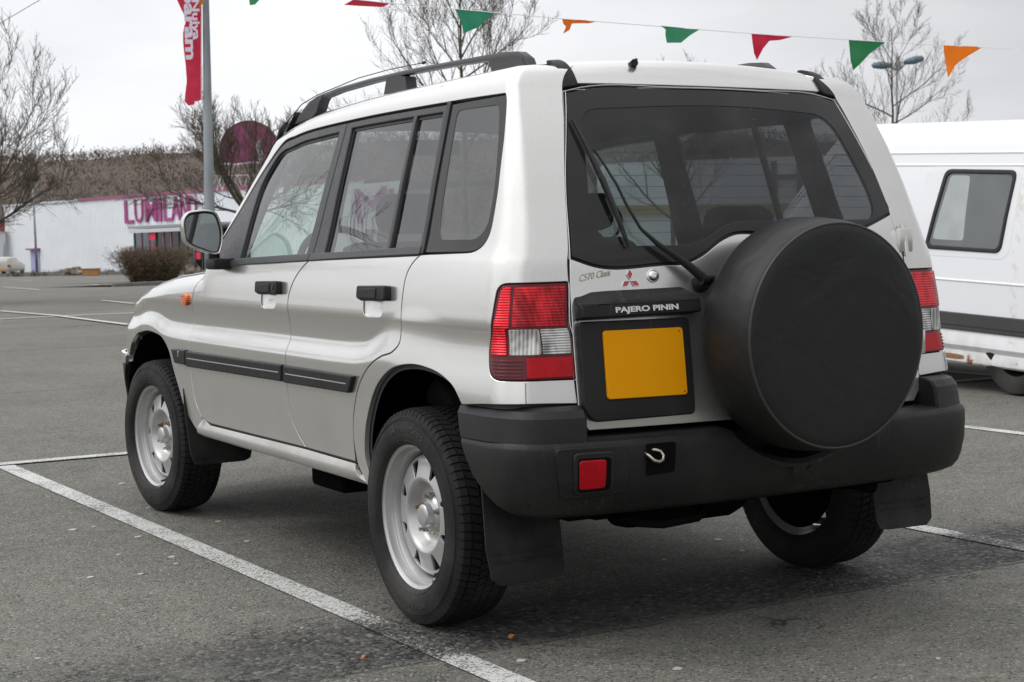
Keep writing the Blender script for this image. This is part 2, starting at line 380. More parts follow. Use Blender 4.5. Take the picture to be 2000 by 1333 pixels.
# ------------------------------------------------------------------ the ground: asphalt car park
FH=np.array([.50219,.86475]); RH=np.array([.86475,-.50219]); C0=np.array([-2.94656,-4.28662])
def gz(x,y):
    d=(x-C0[0])*FH[0]+(y-C0[1])*FH[1]; t=np.clip(d-25,0,None); return -.01449*t
def asphalt_nodes(t,paint=None):
    o=t.obj(); sep=t.n('ShaderNodeSeparateXYZ',{0:o}); X,Y=sep.outputs[0],sep.outputs[1]
    wob=t.math('ADD',t.math('MULTIPLY',t.math('SUBTRACT',t.noise(2.5,5),.5),.10),t.math('MULTIPLY',t.math('SUBTRACT',t.noise(28,5),.5),.07)); yw=t.math('ADD',Y,wob)
    # reinstated trench across the bay, behind the rear wheels
    strip=t.math('MULTIPLY',t.math('MULTIPLY',t.rng(yw,-.43,-.35),t.rng(yw,.26,.0)),t.rng(X,-2.1,-1.0,.30,1.))
    stones=t.n('ShaderNodeTexVoronoi',{'Vector':o,'Scale':150.,'Randomness':1.}); big=t.n('ShaderNodeTexVoronoi',{'Vector':o,'Scale':72.,'Randomness':1.})
    sv=t.n('ShaderNodeSeparateColor',{0:stones.outputs['Color']}).outputs[0]; bv=t.n('ShaderNodeSeparateColor',{0:big.outputs['Color']}).outputs[0]
    fine=t.noise(320,3); mid=t.noise(9,5); bigv=t.noise(.55,5); st=t.noise(1.7,6,dist=.6)
    v=t.math('ADD',t.math('MULTIPLY',sv,.42),t.math('MULTIPLY',fine,.50))
    v=t.math('MULTIPLY_ADD',t.math('SUBTRACT',mid,.5),.45,v); v=t.math('MULTIPLY_ADD',t.math('SUBTRACT',bigv,.5),.55,v); v=t.math('MULTIPLY_ADD',t.math('SUBTRACT',st,.5),.22,v)
    base=t.mix(t.rng(v,.10,.90,0,1,False),(.062,.061,.052,1),(.222,.213,.182,1))
    light=t.math('GREATER_THAN',sv,.955); base=t.mix(t.math('MULTIPLY',light,.6),base,(.34,.33,.30,1))
    dk=t.math('LESS_THAN',sv,.10); base=t.mix(t.math('MULTIPLY',dk,.65),base,(.020,.020,.019,1))
    cs=t.mix(t.rng(t.math('ADD',t.math('MULTIPLY',bv,.6),t.math('MULTIPLY',fine,.4)),.25,.85,0,1,False),(.016,.016,.015,1),(.105,.103,.095,1))
    cs=t.mix(t.math('MULTIPLY',t.math('GREATER_THAN',bv,.93),.5),cs,(.22,.215,.2,1))
    stn=t.math('MULTIPLY',strip,t.rng(t.noise(5,5),.25,.55,.62,1)); base=t.mix(stn,base,cs)
    # cracks
    cr=t.n('ShaderNodeTexVoronoi',{'Vector':t.n('ShaderNodeVectorMath',{0:o,1:t.n('ShaderNodeTexNoise',{'Vector':o,'Scale':3.,'Detail':5}).outputs['Color']},operation='ADD').outputs[0],'Scale':.42},feature='DISTANCE_TO_EDGE')
    crk=t.math('MULTIPLY',t.rng(cr.outputs['Distance'],.006,.0015),t.rng(t.noise(.8,3),.60,.68))
    c2=t.n('ShaderNodeTexVoronoi',{'Vector':t.n('ShaderNodeVectorMath',{0:o,1:t.n('ShaderNodeTexNoise',{'Vector':o,'Scale':9.,'Detail':4}).outputs['Color']},operation='ADD').outputs[0],'Scale':2.6},feature='DISTANCE_TO_EDGE')
    near=t.math('MULTIPLY',t.rng(yw,-.62,-.40),t.rng(yw,.45,.15)); crk=t.math('MAXIMUM',crk,t.math('MULTIPLY',t.math('MULTIPLY',t.rng(c2.outputs['Distance'],.030,.008),near),t.rng(t.noise(4,3),.46,.58)))
    def seam(yc,w_,x0=None):
        yy=t.math('ABSOLUTE',t.math('SUBTRACT',t.math('ADD',Y,t.math('MULTIPLY',wob,.35)),yc)); return t.rng(yy,w_,w_*.35)
    for yc,w_ in ((8.45,.02),(-.40,.006),(13.4,.03),(17.9,.035),(25.6,.05),(31.,.06),(41.,.08)): crk=t.math('MAXIMUM',crk,t.math('MULTIPLY',seam(yc,w_),t.rng(t.noise(2.2,4),.3,.6,.25,1)))
    base=t.mix(t.math('MULTIPLY',crk,.85),base,(.014,.014,.013,1))
    # oil and damp stains between the wheels
    oil=t.math('MULTIPLY',t.rng(t.noise(1.3,5,dist=.8),.56,.70),t.math('MULTIPLY',t.rng(t.math('ABSOLUTE',t.math('SUBTRACT',X,.2)),1.3,.5),t.rng(t.math('ABSOLUTE',t.math('SUBTRACT',Y,1.0)),2.2,1.2)))
    base=t.mix(t.math('MULTIPLY',oil,.4),base,(.025,.024,.022,1))
    h=t.math('MULTIPLY_ADD',fine,.35,t.math('MULTIPLY',t.math('SUBTRACT',1.,stones.outputs['Distance']),.65)); hb=t.math('SUBTRACT',1.,t.math('MULTIPLY',big.outputs['Distance'],1.3))
    hh=t.math('ADD',t.math('MULTIPLY',h,t.math('SUBTRACT',1.,stn)),t.math('MULTIPLY',hb,t.math('MULTIPLY',stn,1.7)))
    hh=t.math('SUBTRACT',hh,t.math('MULTIPLY',crk,2.))
    return base,hh,h,stn,o
t=NT('asphalt'); base,hh,h,stn,o=asphalt_nodes(t)
t.p(Base_Color=base,Roughness=t.rng(h,.2,.9,.95,.74),Normal=t.bump(hh,.0045,.9)); t.b.inputs['Specular IOR Level'].default_value=.35; MAT['asphalt']=t.m
def m_line(name,wear,col=(.60,.60,.575)):
    t=NT(name); base,hh,h,stn,o=asphalt_nodes(t)
    n=t.math('ADD',t.math('MULTIPLY',t.noise(95,4),.68),t.math('MULTIPLY',h,.32)); n=t.math('ADD',n,t.math('MULTIPLY',t.noise(3.5,4),.30)); n=t.math('SUBTRACT',n,t.math('MULTIPLY',stn,.16))
    k=t.rng(n,wear-.06,wear+.06); dirt=t.noise(40,4)
    t.p(Base_Color=t.mix(k,base,t.mix(dirt,c4([x*.78 for x in col]),c4(col))),Roughness=.8,Normal=t.bump(t.math('MULTIPLY_ADD',k,.25,hh),.004,.8)); return t.m
MAT['line']=m_line('worn_line_paint',.60); MAT['line2']=m_line('line_paint',.42)
ds_=[-60,-30,-15,-8,0,5,10,15,20,25,25.5,30,35,40,50,60,80,100,120,150,180,230]; ls=[-120,-60,-30,-15,-5,0,5,15,30,60,140]
V=[];F=[]
for d in ds_:
    for l in ls:
        q=C0+FH*d+RH*l; V.append((q[0],q[1],float(gz(*q))))
nl=len(ls); F=[(i*nl+j,i*nl+j+1,(i+1)*nl+j+1,(i+1)*nl+j) for i in range(len(ds_)-1) for j in range(nl-1)]
tag(pydata('car_park',V,F,MAT['asphalt']),kind='structure')
def gline(name,a,b,w_,mat,up=.004):
    a=np.array(a,float);b=np.array(b,float);d=(b-a)/np.linalg.norm(b-a);n=np.array([-d[1],d[0]])*w_/2;m=max(1,int(np.linalg.norm(b-a)/3)); V=[];F=[]
    for i in range(m+1):
        p=a+(b-a)*i/m
        for s in (-1,1): q=p+n*s; V.append((q[0],q[1],float(gz(*q))+up))
    F=[(2*i,2*i+1,2*i+3,2*i+2) for i in range(m)]; return tag(pydata(name,V,F,mat),kind='structure')
k_=-.0265
def bay(x0,y0,y1,m): return (x0+k_*y0,y0),(x0+k_*y1,y1)
for x0 in (-.905-2.42*2,-.905-2.42,-.905,1.49,3.985,6.55,9.0,11.4):
    gline('bay_line',(x0+k_*-1.2,-1.2) if x0<1.6 else (x0+k_*-1,-1.),(x0+k_*9.6,9.6) if x0>1.6 else (x0+k_*4.28,4.28),.095,MAT['line'])
gline('bay_end_line',(-1.12,4.335),(14,4.44),.095,MAT['line'],.008)
gline('bay_end_line',(-6,19.1),(14.,22.9),.16,MAT['line2'],.012)
for a,b in ((((3.600,24.690)),((3.620,17.330))),(((7.050,30.480)),((6.640,26.840))),(((14.930,59.420)),((13.680,52.020))),(((11.240,57.870)),((10.170,48.110))),(((24.460,94.450)),((23.150,85.230))),(((19.200,90.280)),((18.040,81.220)))):
    gline('far_bay_line',a,b,.10,MAT['line2'],.02)
gline('far_bay_end_line',(8.370,45.690),(10.010,46.750),.10,MAT['line'],.024)
# small pale stones and bits of litter pressed into the asphalt
random.seed(11); mb=MB()
spots=[(-0.700,3.300),(-1.140,2.220),(-1.230,2.200),(-1.230,1.580),(-1.060,1.890),(-1.110,1.290),(-1.080,1.420),(-1.430,1.240),(-0.680,2.030),(-0.740,1.550),(-1.270,1.190),(0.340,0.340),(0.720,0.530),(0.660,0.310),(1.780,0.570),(-0.760,-0.540),(-0.460,-0.840),(-0.810,2.540)]
spots+=[(random.uniform(-3,3),random.uniform(-1.6,6)) for _ in range(24)]
for i,(x,y) in enumerate(spots):
    s=random.uniform(.010,.019) if i<18 else random.uniform(.003,.008); n=7; a0=random.random()*6; pts=[(x+math.cos(a0+k*6.283/n)*s*random.uniform(.7,1.1),y+math.sin(a0+k*6.283/n)*s*random.uniform(.6,1)) for k in range(n)]
    mb.prism(pts,.003,lambda a,b,h:(a,b,.0005+h))
tag(mb.build('pale_stone_chips',simple('pale_stone',(.42,.42,.40),.8)),kind='stuff')
def leaf(name,x,y,col,label,s=.012):
    V=[];n=9
    for k in range(n): a=6.283*k/n; r=s*(1+.45*math.cos(2*a))*random.uniform(.85,1.1); V.append((x+r*math.cos(a+.5),y+r*math.sin(a+.5),.006+.008*abs(math.sin(a))))
    V2=[(a,b,c_+.0012) for a,b,c_ in V]
    m=MB().add(V+V2,[tuple(range(n))[::-1],tuple(range(n,2*n))]+[(i,(i+1)%n,n+(i+1)%n,n+i) for i in range(n)]).build(name,simple(name,col,.7,var=.3,scale=90)); tag(m,label,'leaf' if 'leaf' in name else 'litter')
p_=(-0.660,-0.320); leaf('fallen_leaf',p_[0],p_[1],(.45,.16,.04),'small orange leaf lying on the dark asphalt patch behind the car')
p_=(-1.110,-0.290); leaf('red_scrap',p_[0],p_[1],(.34,.10,.07),'tiny reddish scrap on the asphalt left of the white line end',.009)
# ------------------------------------------------------------------ white van
van=empty('white_van',(5.40,3.43,0),rot=(R(2.54),0,0)); tag(van,'old white panel van with black trim strip and rusty sill, parked to the right','van')
t=NT('white_van_paint'); g=t.obj(); sz=t.n('ShaderNodeSeparateXYZ',{0:g}).outputs; n=t.noise(5,6); low=t.rng(sz[2],.55,.20)
d=t.math('MULTIPLY',low,t.rng(n,.35,.7,.2,1)); r1=t.math('MULTIPLY',t.rng(t.noise(11,6,g),.56,.64),t.rng(sz[2],.255,.215)); 
spot=t.math('MULTIPLY',t.rng(t.math('ABSOLUTE',t.math('SUBTRACT',sz[1],.62)),.26,.05),t.rng(t.math('ABSOLUTE',t.math('SUBTRACT',sz[2],.215)),.026,.006)); spot=t.rng(t.math('MULTIPLY',spot,t.rng(t.noise(13,5,g),.25,.6,.4,1.2)),.25,.5)
rs=t.math('MAXIMUM',r1,spot)
yel=t.math('MULTIPLY',t.rng(t.math('ABSOLUTE',t.math('SUBTRACT',sz[1],.02)),.05,.01),t.rng(t.noise(16,4,g),.45,.65))
col=t.mix(t.math('MULTIPLY',d,.55),(.80,.81,.83,1),(.42,.38,.31,1)); col=t.mix(t.math('MULTIPLY',yel,.35),col,(.5,.40,.25,1)); col=t.mix(rs,col,t.mix(t.noise(60,4),(.10,.035,.012,1),(.38,.16,.05,1)))
t.p(Base_Color=col,Roughness=t.rng(d,0,1,.30,.7),Coat_Weight=.5,Coat_Roughness=.12); MAT['van']=t.m
VP=[(.10,.165),(.018,.172),(.004,.185),(.002,.20),(.012,.262),(.010,.268),(-.004,.285),(-.012,.30),(-.004,.395),(.0,.403),(.0,.52),(.002,.735),(-.003,.741),(-.003,.747),(.004,.754),(.012,.95),(.030,1.20),(.065,1.50),(.072,1.53),(.066,1.536),(.068,1.542),(.076,1.55),(.088,1.615),(.082,1.622),(.084,1.63),(.094,1.638),(.112,1.71),(.145,1.775),(.21,1.82),(.33,1.845),(.58,1.86),(.85,1.865)]
YS=[-.80,-.78,-.70,-.4,-.06,.5,1.0,1.5,1.9,2.2,2.5,2.75,2.95,3.1,3.2]
def nosef(y): return 0 if y<1.9 else (y-1.9)
rows=[]
for y in YS:
    q=nosef(y); top=1.865 if q==0 else max(.80,1.865-1.05*max(0,q-.05)) if q<.95 else .80-.3*(q-.95)
    ins=.05*(q/1.3)**2 if q else (.05 if y<=-.80 else .012 if y<=-.78 else 0)
    r=[]
    for x,z in VP:
        zz=z if z<.75 else .75+(z-.75)*(top-.75)/(1.865-.75); r.append((x+ins,y,zz))
    r+= [(1.70-x,yy,z) for x,yy,z in r[::-1]]
    rows.append(r)
n=len(rows[0]); V=[v for r in rows for v in r]; F=[(i*n+j,i*n+(j+1)%n,(i+1)*n+(j+1)%n,(i+1)*n+j) for i in range(len(rows)-1) for j in range(n)]+[tuple(range(n)),tuple((len(rows)-1)*n+j for j in range(n))]
vb=MB().add(V,F).build('body',MAT['van'],van,angle=25)
def vs(a,b): # van flank: a=y, b=z
    a=np.atleast_1d(a);b=np.atleast_1d(b); xs=np.interp(b,[z for x,z in VP[3:24]],[x for x,z in VP[3:24]]); return np.stack([np.interp(b,[.2,.4,.75,.95,1.2,1.5,1.6],[.002,.0,.003,.012,.030,.065,.085])+0*a,a,b],-1)
WIN=[(.735,1.512),(.080,1.505),(.157,.946),(.872,.950)]
wo=rquad(WIN,.06); wi=rquad([(.705,1.482),(.112,1.476),(.182,.976),(.832,.980)],.045)
sgv=-1
pad('window_rubber',vs,wo,.012,MAT['seal'],van,holes=[wi],lip=.008,res=.05,ds=.02,sign=-1)
pad('window_glass',vs,wi,.003,m_glass('van_window_glass',(.78,.80,.80),1.45),van,gap=-.004,lip=.001,res=.1,ds=.03,sign=-1)
pad('window_back_panel',vs,wi,.0012,simple('van_interior_grey',(.24,.245,.25),.8,var=.35,scale=3),van,gap=-.006,lip=.0005,res=.1,ds=.03,sign=-1)
pad('window_daylight_patch',vs,rquad([(.680,1.468),(.50,1.466),(.505,1.02),(.80,1.02)],.03),.0022,simple('van_far_daylight',(.66,.68,.67),.6,var=.25,scale=7),van,lip=.0004,res=.1,ds=.03,sign=-1)  # opaque pale patch, paints the daylight seen through the far window
pad('pressed_frame',vs,rquad([(.93,1.532),(.03,1.524),(.09,.905),(.95,.905)],.10),.0015,MAT['van'],van,holes=[wo],lip=.0012,res=.06,ds=.02,sign=-1)
pad('side_trim_strip',vs,[(-.75,.523,1),(2.6,.523,1),(2.6,.403,1),(-.75,.403,1)],.020,MAT['trim'],van,lip=.008,res=.1,sign=-1)
pad('trim_groove',vs,[(-.75,.440,1),(2.6,.440,1),(2.6,.432,1),(-.75,.432,1)],.0215,MAT['seal'],van,lip=.0005,res=.2,sign=-1)
for yy in (0.0,2.42):
    for xx,nm in ((.10,'wheel'),(1.60,'wheel')):
        wv=empty('wheel',(xx,yy,.30),van)
        MB().lathe([(-.085,.17),(-.095,.22),(-.085,.285),(-.05,.300),(.05,.300),(.085,.285),(.095,.22),(.085,.17)],40,'x').build('tyre',MAT['rubber'],wv,angle=40)
        MB().lathe([(-.07,.001),(-.07,.05),(-.04,.10),(-.045,.15),(-.08,.172),(-.05,.178),(.08,.17),(.08,.001)],32,'x').build('rim',MAT['under'],wv,angle=40)
MB().box((.14,-.7,.17),(1.56,3.0,.30)).build('underbody',MAT['under'],van)
MB().box((.012,.78,.140),(.10,.93,.175),.01).box((.02,.70,.15),(.05,.72,.178)).build('jacking_bracket',MAT['under'],van)
# ------------------------------------------------------------------ far buildings
t=NT('white_cladding'); n=t.noise(.35,5,t.obj((1,1,3))); st=t.noise(2.2,5,t.obj((3,3,.25)))
t.p(Base_Color=t.mix(t.rng(n,.3,.7),(.78,.81,.84,1),t.mix(st,(.68,.71,.74,1),(.82,.84,.86,1))),Roughness=.5); MAT['clad']=t.m
MAT['purple']=simple('purple_sign_paint',(.34,.055,.20),.5,var=.12,scale=2)
MAT['plum']=simple('plum_flashing',(.30,.09,.17),.6)
MAT['pale']=simple('pale_render',(.55,.57,.58),.8,var=.1,scale=1)
wl0=Vector((32.680,150.146,-1.799)); wl1=Vector((40.499,118.629,-1.437)); wd=(wl1-wl0); wd.z=0; Lw=wd.length; wd.normalize(); wnrm=Vector((wd.y,-wd.x,0))
if wnrm.dot(CAM-wl0)<0: wnrm=-wnrm
shop=empty('shop_building',wl0); tag(shop,'long white ribbed metal shop building with purple wall lettering','building')
Ltot=Lw*1.62; H_=6.25
def wpt(u,h,o=0): # along wall, height, outward ; ground slope follows
    p=wd*u+wnrm*o; z=(wl1.z-wl0.z)/Lw*u+h; return Vector((p.x,p.y,z))
mb=MB(); pitch_=.40; m=int(Ltot/pitch_); V=[]
for i in range(m+1):
    for du,o in ((0,0),(.17,0),(.20,.035),(.37,.035)):
        u=i*pitch_+du; V+= [wpt(u,-.4,o),wpt(u,H_,o)]
mb.add(V,[(2*i,2*i+2,2*i+3,2*i+1) for i in range(len(V)//2-1)])
mb.build('cladding',MAT['clad'],shop)
MB().add([wpt(0,-.4),wpt(0,H_),wpt(0,H_,-18),wpt(0,-.4,-18)],[(0,1,2,3)]).add([wpt(0,H_-.02),wpt(Ltot,H_-.02),wpt(Ltot,H_-.02,-18),wpt(0,H_-.02,-18)],[(0,1,2,3)]).build('side_wall_and_roof',MAT['pale'],shop)
def wbox(name,u0,u1,h0,h1,o0,o1,mat,par):
    v=[wpt(u,h,o) for u in (u0,u1) for h in (h0,h1) for o in (o0,o1)]; return MB().add(v,[(0,1,3,2),(4,6,7,5),(0,4,5,1),(2,3,7,6),(0,2,6,4),(1,5,7,3)]).build(name,mat,par)
wbox('roof_flashing',0,Lw*.42,H_-.04,H_+.14,-.3,.14,MAT['pale'],shop); wbox('purple_flashing',Lw*.425,Ltot,H_-.06,H_+.20,-.3,.15,MAT['plum'],shop)

DU=[4.929,6.446]
dr=wbox('door',DU[0],DU[1],0,2.15,.07,.12,simple('lilac_door',(.36,.36,.60),.6),shop)
wbox('door_canopy',DU[0]-.2,DU[1]+.2,2.16,2.30,.05,.5,MAT['plum'],shop)
sign=empty('wall_lettering',wl0); tag(sign,'purple capital letters LUMILAND on the white ribbed shop wall','sign')
for ch,a,b in zip('LUMILAND',[21.358,22.922,24.538,26.548,27.348,28.441,29.779,30.953],[22.723,24.225,26.318,27.006,28.441,29.779,30.880,32.111]):
    me=text_mesh(ch,1,.05,off=.002,res=2); xs=[v.co.x for v in me.vertices]; ys_=[v.co.y for v in me.vertices]; x0,x1,y0,y1=min(xs),max(xs),min(ys_),max(ys_)
    for v in me.vertices: v.co.x=(v.co.x-x0)/(x1-x0)*(b-a); v.co.y=(v.co.y-y0)/(y1-y0)*1.92
    o=link('letter',me,MAT['purple'],sign); p=wpt(a,H_-2.16,.13); frame(o,p,wpt(1,0)-wpt(0,0),(0,0,1))
# glazed entrance
en=empty('shop_entrance',wl0); tag(en,'glazed entrance porch with purple frames and red sale notices behind the hedge','entrance')
E0,E1=25.857,37.687
wbox('canopy_roof',E0-.6,E1,3.55,3.75,.1,2.2,simple('grey_canopy',(.30,.31,.34),.6),en); wbox('canopy_fascia',E0-.4,E1,3.20,3.50,2.1,2.25,MAT['pale'],en)
wbox('glass_front',E0,E1,.1,3.3,1.95,1.98,m_glass('entrance_glass',(.35,.40,.40),1.6,False),en); wbox('inner_wall',E0,E1,0,3.3,.14,.20,simple('dark_interior',(.07,.075,.08),.8,var=.5,scale=1),en)
for i in range(12): wbox('mullion',E0+(E1-E0)*i/11-.06,E0+(E1-E0)*i/11+.06,0,3.4,1.92,2.04,MAT['plum'] if i%3 else MAT['trim'],en)
for a,h,w_,hh_ in ((28.215,2.6,.9,.75),(28.515,1.5,.5,.6),(29.112,.75,1.0,.5),(35.222,2.3,1.3,.9),(34.804,1.0,.6,.5)):
    wbox('red_notice',a,a+w_,h,h+hh_,2.06,2.09,simple('red_notice',(.65,.03,.07),.6),en)
bn=wbox('blue_banner',31.823,32.613,-.1,1.6,6,6.06,simple('blue_banner',(.03,.10,.42),.6),None); bn.location=wl0; tag(bn,'small blue banner with red lettering standing outside the shop entrance','banner')
for k,h in enumerate((1.05,.35)):
    me=text_mesh('VOP' if k else 'VERT',.42,.02,res=1); o=link('banner_lettering',me,simple('banner_red',(.6,.04,.10),.6),bn); frame(o,wpt(31.823+.08,h,6.08),wpt(1,0)-wpt(0,0),(0,0,1))
# sign board seen through the car windows
sb=MB(); cps=[(37.441,83.746,4.125),(40.164,82.183,4.366),(40.014,82.040,1.360),(37.263,83.656,1.601)]; back=[tuple(Vector(q)+Vector((.3,.5,0))) for q in cps]
sbo=sb.add(cps+back,[(0,1,2,3),(7,6,5,4),(0,4,5,1),(1,5,6,2),(2,6,7,3),(3,7,4,0)]).add([(38.584,83.225,1.455),(38.741,83.134,1.452),(38.575,82.975,-1.865),(38.418,83.066,-1.862)],[(0,1,2,3)]).build('sign_board',MAT['clad']); tag(sbo,'white sign board with tall purple letters, seen through the rear side window','sign')
exv=(Vector(cps[1])-Vector(cps[0])).normalized()
for ch,at_,sx_ in (('M',(37.373,83.378,1.836),1.0),('I',(38.594,82.667,1.809),1.3),('L',(39.088,82.379,1.798),1.1)):
    me=text_mesh(ch,3.0,.03,sx=sx_,res=2); o=link('letter',me,MAT['purple']); mw=frame(o,Vector(at_),exv,(0,0,1)); o.parent=sbo; o.matrix_basis=mw
# second store, seen through the rear window
sc=[(57.029,86.391,5.598),(74.054,76.532,5.968),(73.679,76.173,-1.541),(56.692,86.067,-1.166)]; bk=[tuple(Vector(q)+Vector((6,10,0))) for q in sc]
st2=MB().add(sc+bk,[(0,1,2,3),(7,6,5,4),(0,4,5,1),(1,5,6,2),(3,7,4,0)]).build('white_store',MAT['clad']); tag(st2,'low white store with large dark lettering, seen through the car rear window','building')
exv=(Vector(sc[1])-Vector(sc[0])).normalized()
me=text_mesh('HALLE',3.05,.05,off=.03,sx=1.15,res=2); o=link('store_lettering',me,simple('store_letters',(.16,.10,.12),.7)); mw=frame(o,Vector((66.111,80.601,3.423)),exv,(0,0,1)); o.parent=st2; o.matrix_basis=mw
MB().add([(56.669,85.923,2.819),(73.606,76.076,2.681),(73.572,76.044,2.007),(56.637,85.892,2.178)],[(0,1,2,3)]).build('store_fascia',simple('beige_fascia',(.36,.30,.12),.7),st2)
# low building at far left
a0=Vector((29.651,150.785,3.224)); a1=Vector((32.541,149.105,3.207)); 
lb=MB().add([(29.601,150.737,2.237),(32.469,149.067,2.174),(32.324,148.834,-1.961),(29.395,150.540,-1.896),(31.771,161.072,2.309),(34.895,159.253,2.240)],[(0,1,2,3),(0,4,5,1)]).build('annex_building',MAT['pale']); tag(lb,'pale annex with dark red fascia at the left end of the shop','building')
MB().add([(29.564,150.371,3.218),(32.406,148.719,3.202),(32.357,148.672,2.219),(29.515,150.324,2.234)],[(0,1,2,3)]).build('red_fascia',simple('dark_red_fascia',(.22,.035,.045),.6),lb)
MB().add([(29.494,150.387,1.391),(32.214,148.803,1.331),(32.060,148.655,-1.763),(29.340,150.239,-1.703)],[(0,1,2,3)]).build('roller_door',simple('roller_door',(.50,.54,.56),.6),lb)
# round purple roof sign on a scaffold
sgc=Vector((42.659,113.444,7.741)); ex=Vector((RH[0],RH[1],0)); rr_=59*124/3186
pts=[]; 
for k in range(41):
    a=R(-27+k*(234)/40); pts.append((rr_*math.cos(a),rr_*math.sin(a)))
disc_o=MB().prism(pts,.35,lambda a,b,h:(a,h,b)).build('round_roof_sign',simple('maroon_sign_paint',(.24,.04,.12),.55,var=.12,scale=2)); disc_o.location=sgc; disc_o.rotation_euler.z=math.atan2(RH[1],RH[0]); tag(disc_o,'big round purple sign on white struts above the shop roof, behind a bare tree','sign')
sw_=simple('white_strut',(.68,.68,.68),.6)
mb=MB(); mb.tube([(rr_*.98*math.cos(R(-27+k*234/40)),-.08,rr_*.98*math.sin(R(-27+k*234/40))) for k in range(41)],.045,5); mb.build('sign_rim',simple('dark_rim',(.12,.05,.09),.6),disc_o)
mb=MB(); zb=-(sgc.z-(-1.45+H_))
mb.tube([(.55,-.15,.0),(.62,-.15,.5),(.78,-.15,.7),(.80,-.15,.2),(.9,-.15,-.5),(1.0,-.15,-.9)],[.08,.16,.10,.16,.2,.24],8); mb.tube([(-2.0,-.12,-.95),(-1.0,-.12,-1.02),(.2,-.12,-.9),(1.9,-.12,-.98)],.07,6); mb.build('sign_figure',sw_,disc_o,smooth=True)
mb=MB()
for x0,x1,z1 in ((-2.2,-3.3,zb),(-1.9,-2.6,zb),(1.2,-.2,zb),(1.5,2.6,zb),(-.2,.6,zb)): mb.tube([(x0,.3,-.6 if abs(x0)<2 else .4),(x1,.3,z1)],.055,5)
for k in range(8): mb.tube([(-3+.8*k,.3,zb),(-2.6+.8*k,.3,zb*.62),(-2.2+.8*k,.3,zb)],.04,4)
mb.tube([(-3.2,.3,zb*.62),(3.2,.3,zb*.62)],.045,4); mb.build('scaffold',sw_,disc_o)
# ------------------------------------------------------------------ verge, kerbs, boulders, planter
kA=np.array((22.690,123.840)); kB=np.array((36.820,105.690)); kd=(kB-kA)/np.linalg.norm(kB-kA); kn=np.array([-kd[1],kd[0]])
if kn@FH<0: kn=-kn
V=[]; 
for s_ in np.linspace(-20,np.linalg.norm(kB-kA)+60,12):
    for o_ in (0,.3,20,60): q=kA+kd*s_+kn*o_; V.append((q[0],q[1],float(gz(*q))+(.0 if o_==0 else .19)))
tag(pydata('verge',V,[(i*4+j,(i+1)*4+j,(i+1)*4+j+1,i*4+j+1) for i in range(11) for j in range(3)],simple('verge_earth',(.10,.095,.07),.95,var=.35,scale=2)),kind='structure')
kb=empty('far_kerb',(0,0,0)); kb['kind']='structure'
mk=simple('kerb_stone',(.16,.15,.13),.9,var=.3,scale=3)
L=np.linalg.norm(kB-kA)
km=None
for k in range(int(L/2.0)+6):
    q=kA+kd*(k*2.0-6)
    if km is None: km=MB().box((0,-.10,-.1),(1.95,.12,.22),.02).build('kerb_stone',mk,kb); o=km
    else: o=km.copy(); C.objects.link(o); o.parent=kb
    o.location=(q[0],q[1],float(gz(*q))); o.rotation_euler=(0,0,math.atan2(kd[1],kd[0]))
i0=np.array((13.450,51.270)); i1=np.array((18.500,55.040)); idr=(i1-i0)/np.linalg.norm(i1-i0); ib=empty('island_kerb',(0,0,0)); ib['kind']='structure'; om=None
inn=np.array([-idr[1],idr[0]]); inn=inn if inn@FH>0 else -inn
for row in (0,):
    for k in range(int(np.linalg.norm(i1-i0)/1.0)+1):
        q=i0+idr*k*1.0+inn*(3.6 if row else 0)
        if om is None: om=MB().box((0,-.08,-.1),(.98,.08,.13),.03).build('kerb_stone',mk,ib); o=om
        else: o=om.copy(); C.objects.link(o); o.parent=ib
        o.location=(q[0],q[1],float(gz(*q))); o.rotation_euler=(0,0,math.atan2(idr[1],idr[0]))
V=[tuple(i0+idr*.3)+(0,),tuple(i0+idr*13)+(0,),tuple(i0+idr*13+inn*3.5)+(0,),tuple(i0+idr*.5+inn*3.5)+(0,)]; V=[(x,y,float(gz(x,y))+.10) for x,y,z in V]
tag(pydata('island_earth',V,[(0,1,2,3)],simple('island_soil',(.075,.062,.045),.95,var=.4,scale=4)),kind='structure')
def boulder(cx_,cy_,w_,h_,label,seed):
    random.seed(seed); bm=bmesh.new(); bmesh.ops.create_icosphere(bm,subdivisions=4,radius=1)
    from mathutils import noise as nz
    for v in bm.verts:
        p=v.co.copy(); n=nz.noise(p*1.3+Vector((seed,0,0)))*.45+nz.noise(p*3.1+Vector((0,seed,0)))*.22+nz.noise(p*8)*.07; v.co=p*(1+n); v.co.z=max(-.25,v.co.z); v.co.x*=w_/2; v.co.y*=w_/3; v.co.z*=h_*.8
    me=bpy.data.meshes.new('boulder'); bm.to_mesh(me); bm.free(); o=link('boulder',me,MAT['rock'],None,True); o.location=(cx_,cy_,float(gz(cx_,cy_))+.3*h_); o.rotation_euler.z=math.atan2(RH[1],RH[0]); return tag(o,label,'boulder')
t=NT('boulder_stone'); n=t.noise(2.5,8); t.p(Base_Color=t.mix(t.rng(n,.35,.68),(.045,.040,.034,1),(.26,.22,.17,1)),Roughness=.95,Normal=t.bump(t.noise(6,8),.08)); MAT['rock']=t.m
q=(28.432,111.757,-1.090); boulder(q[0],q[1],1.95,.56,'long low brown boulder on the verge in front of the white wall',3)
q=(30.192,92.226,-0.633); boulder(q[0],q[1],1.35,.85,'greyish boulder behind the hedge by the shop entrance',5)
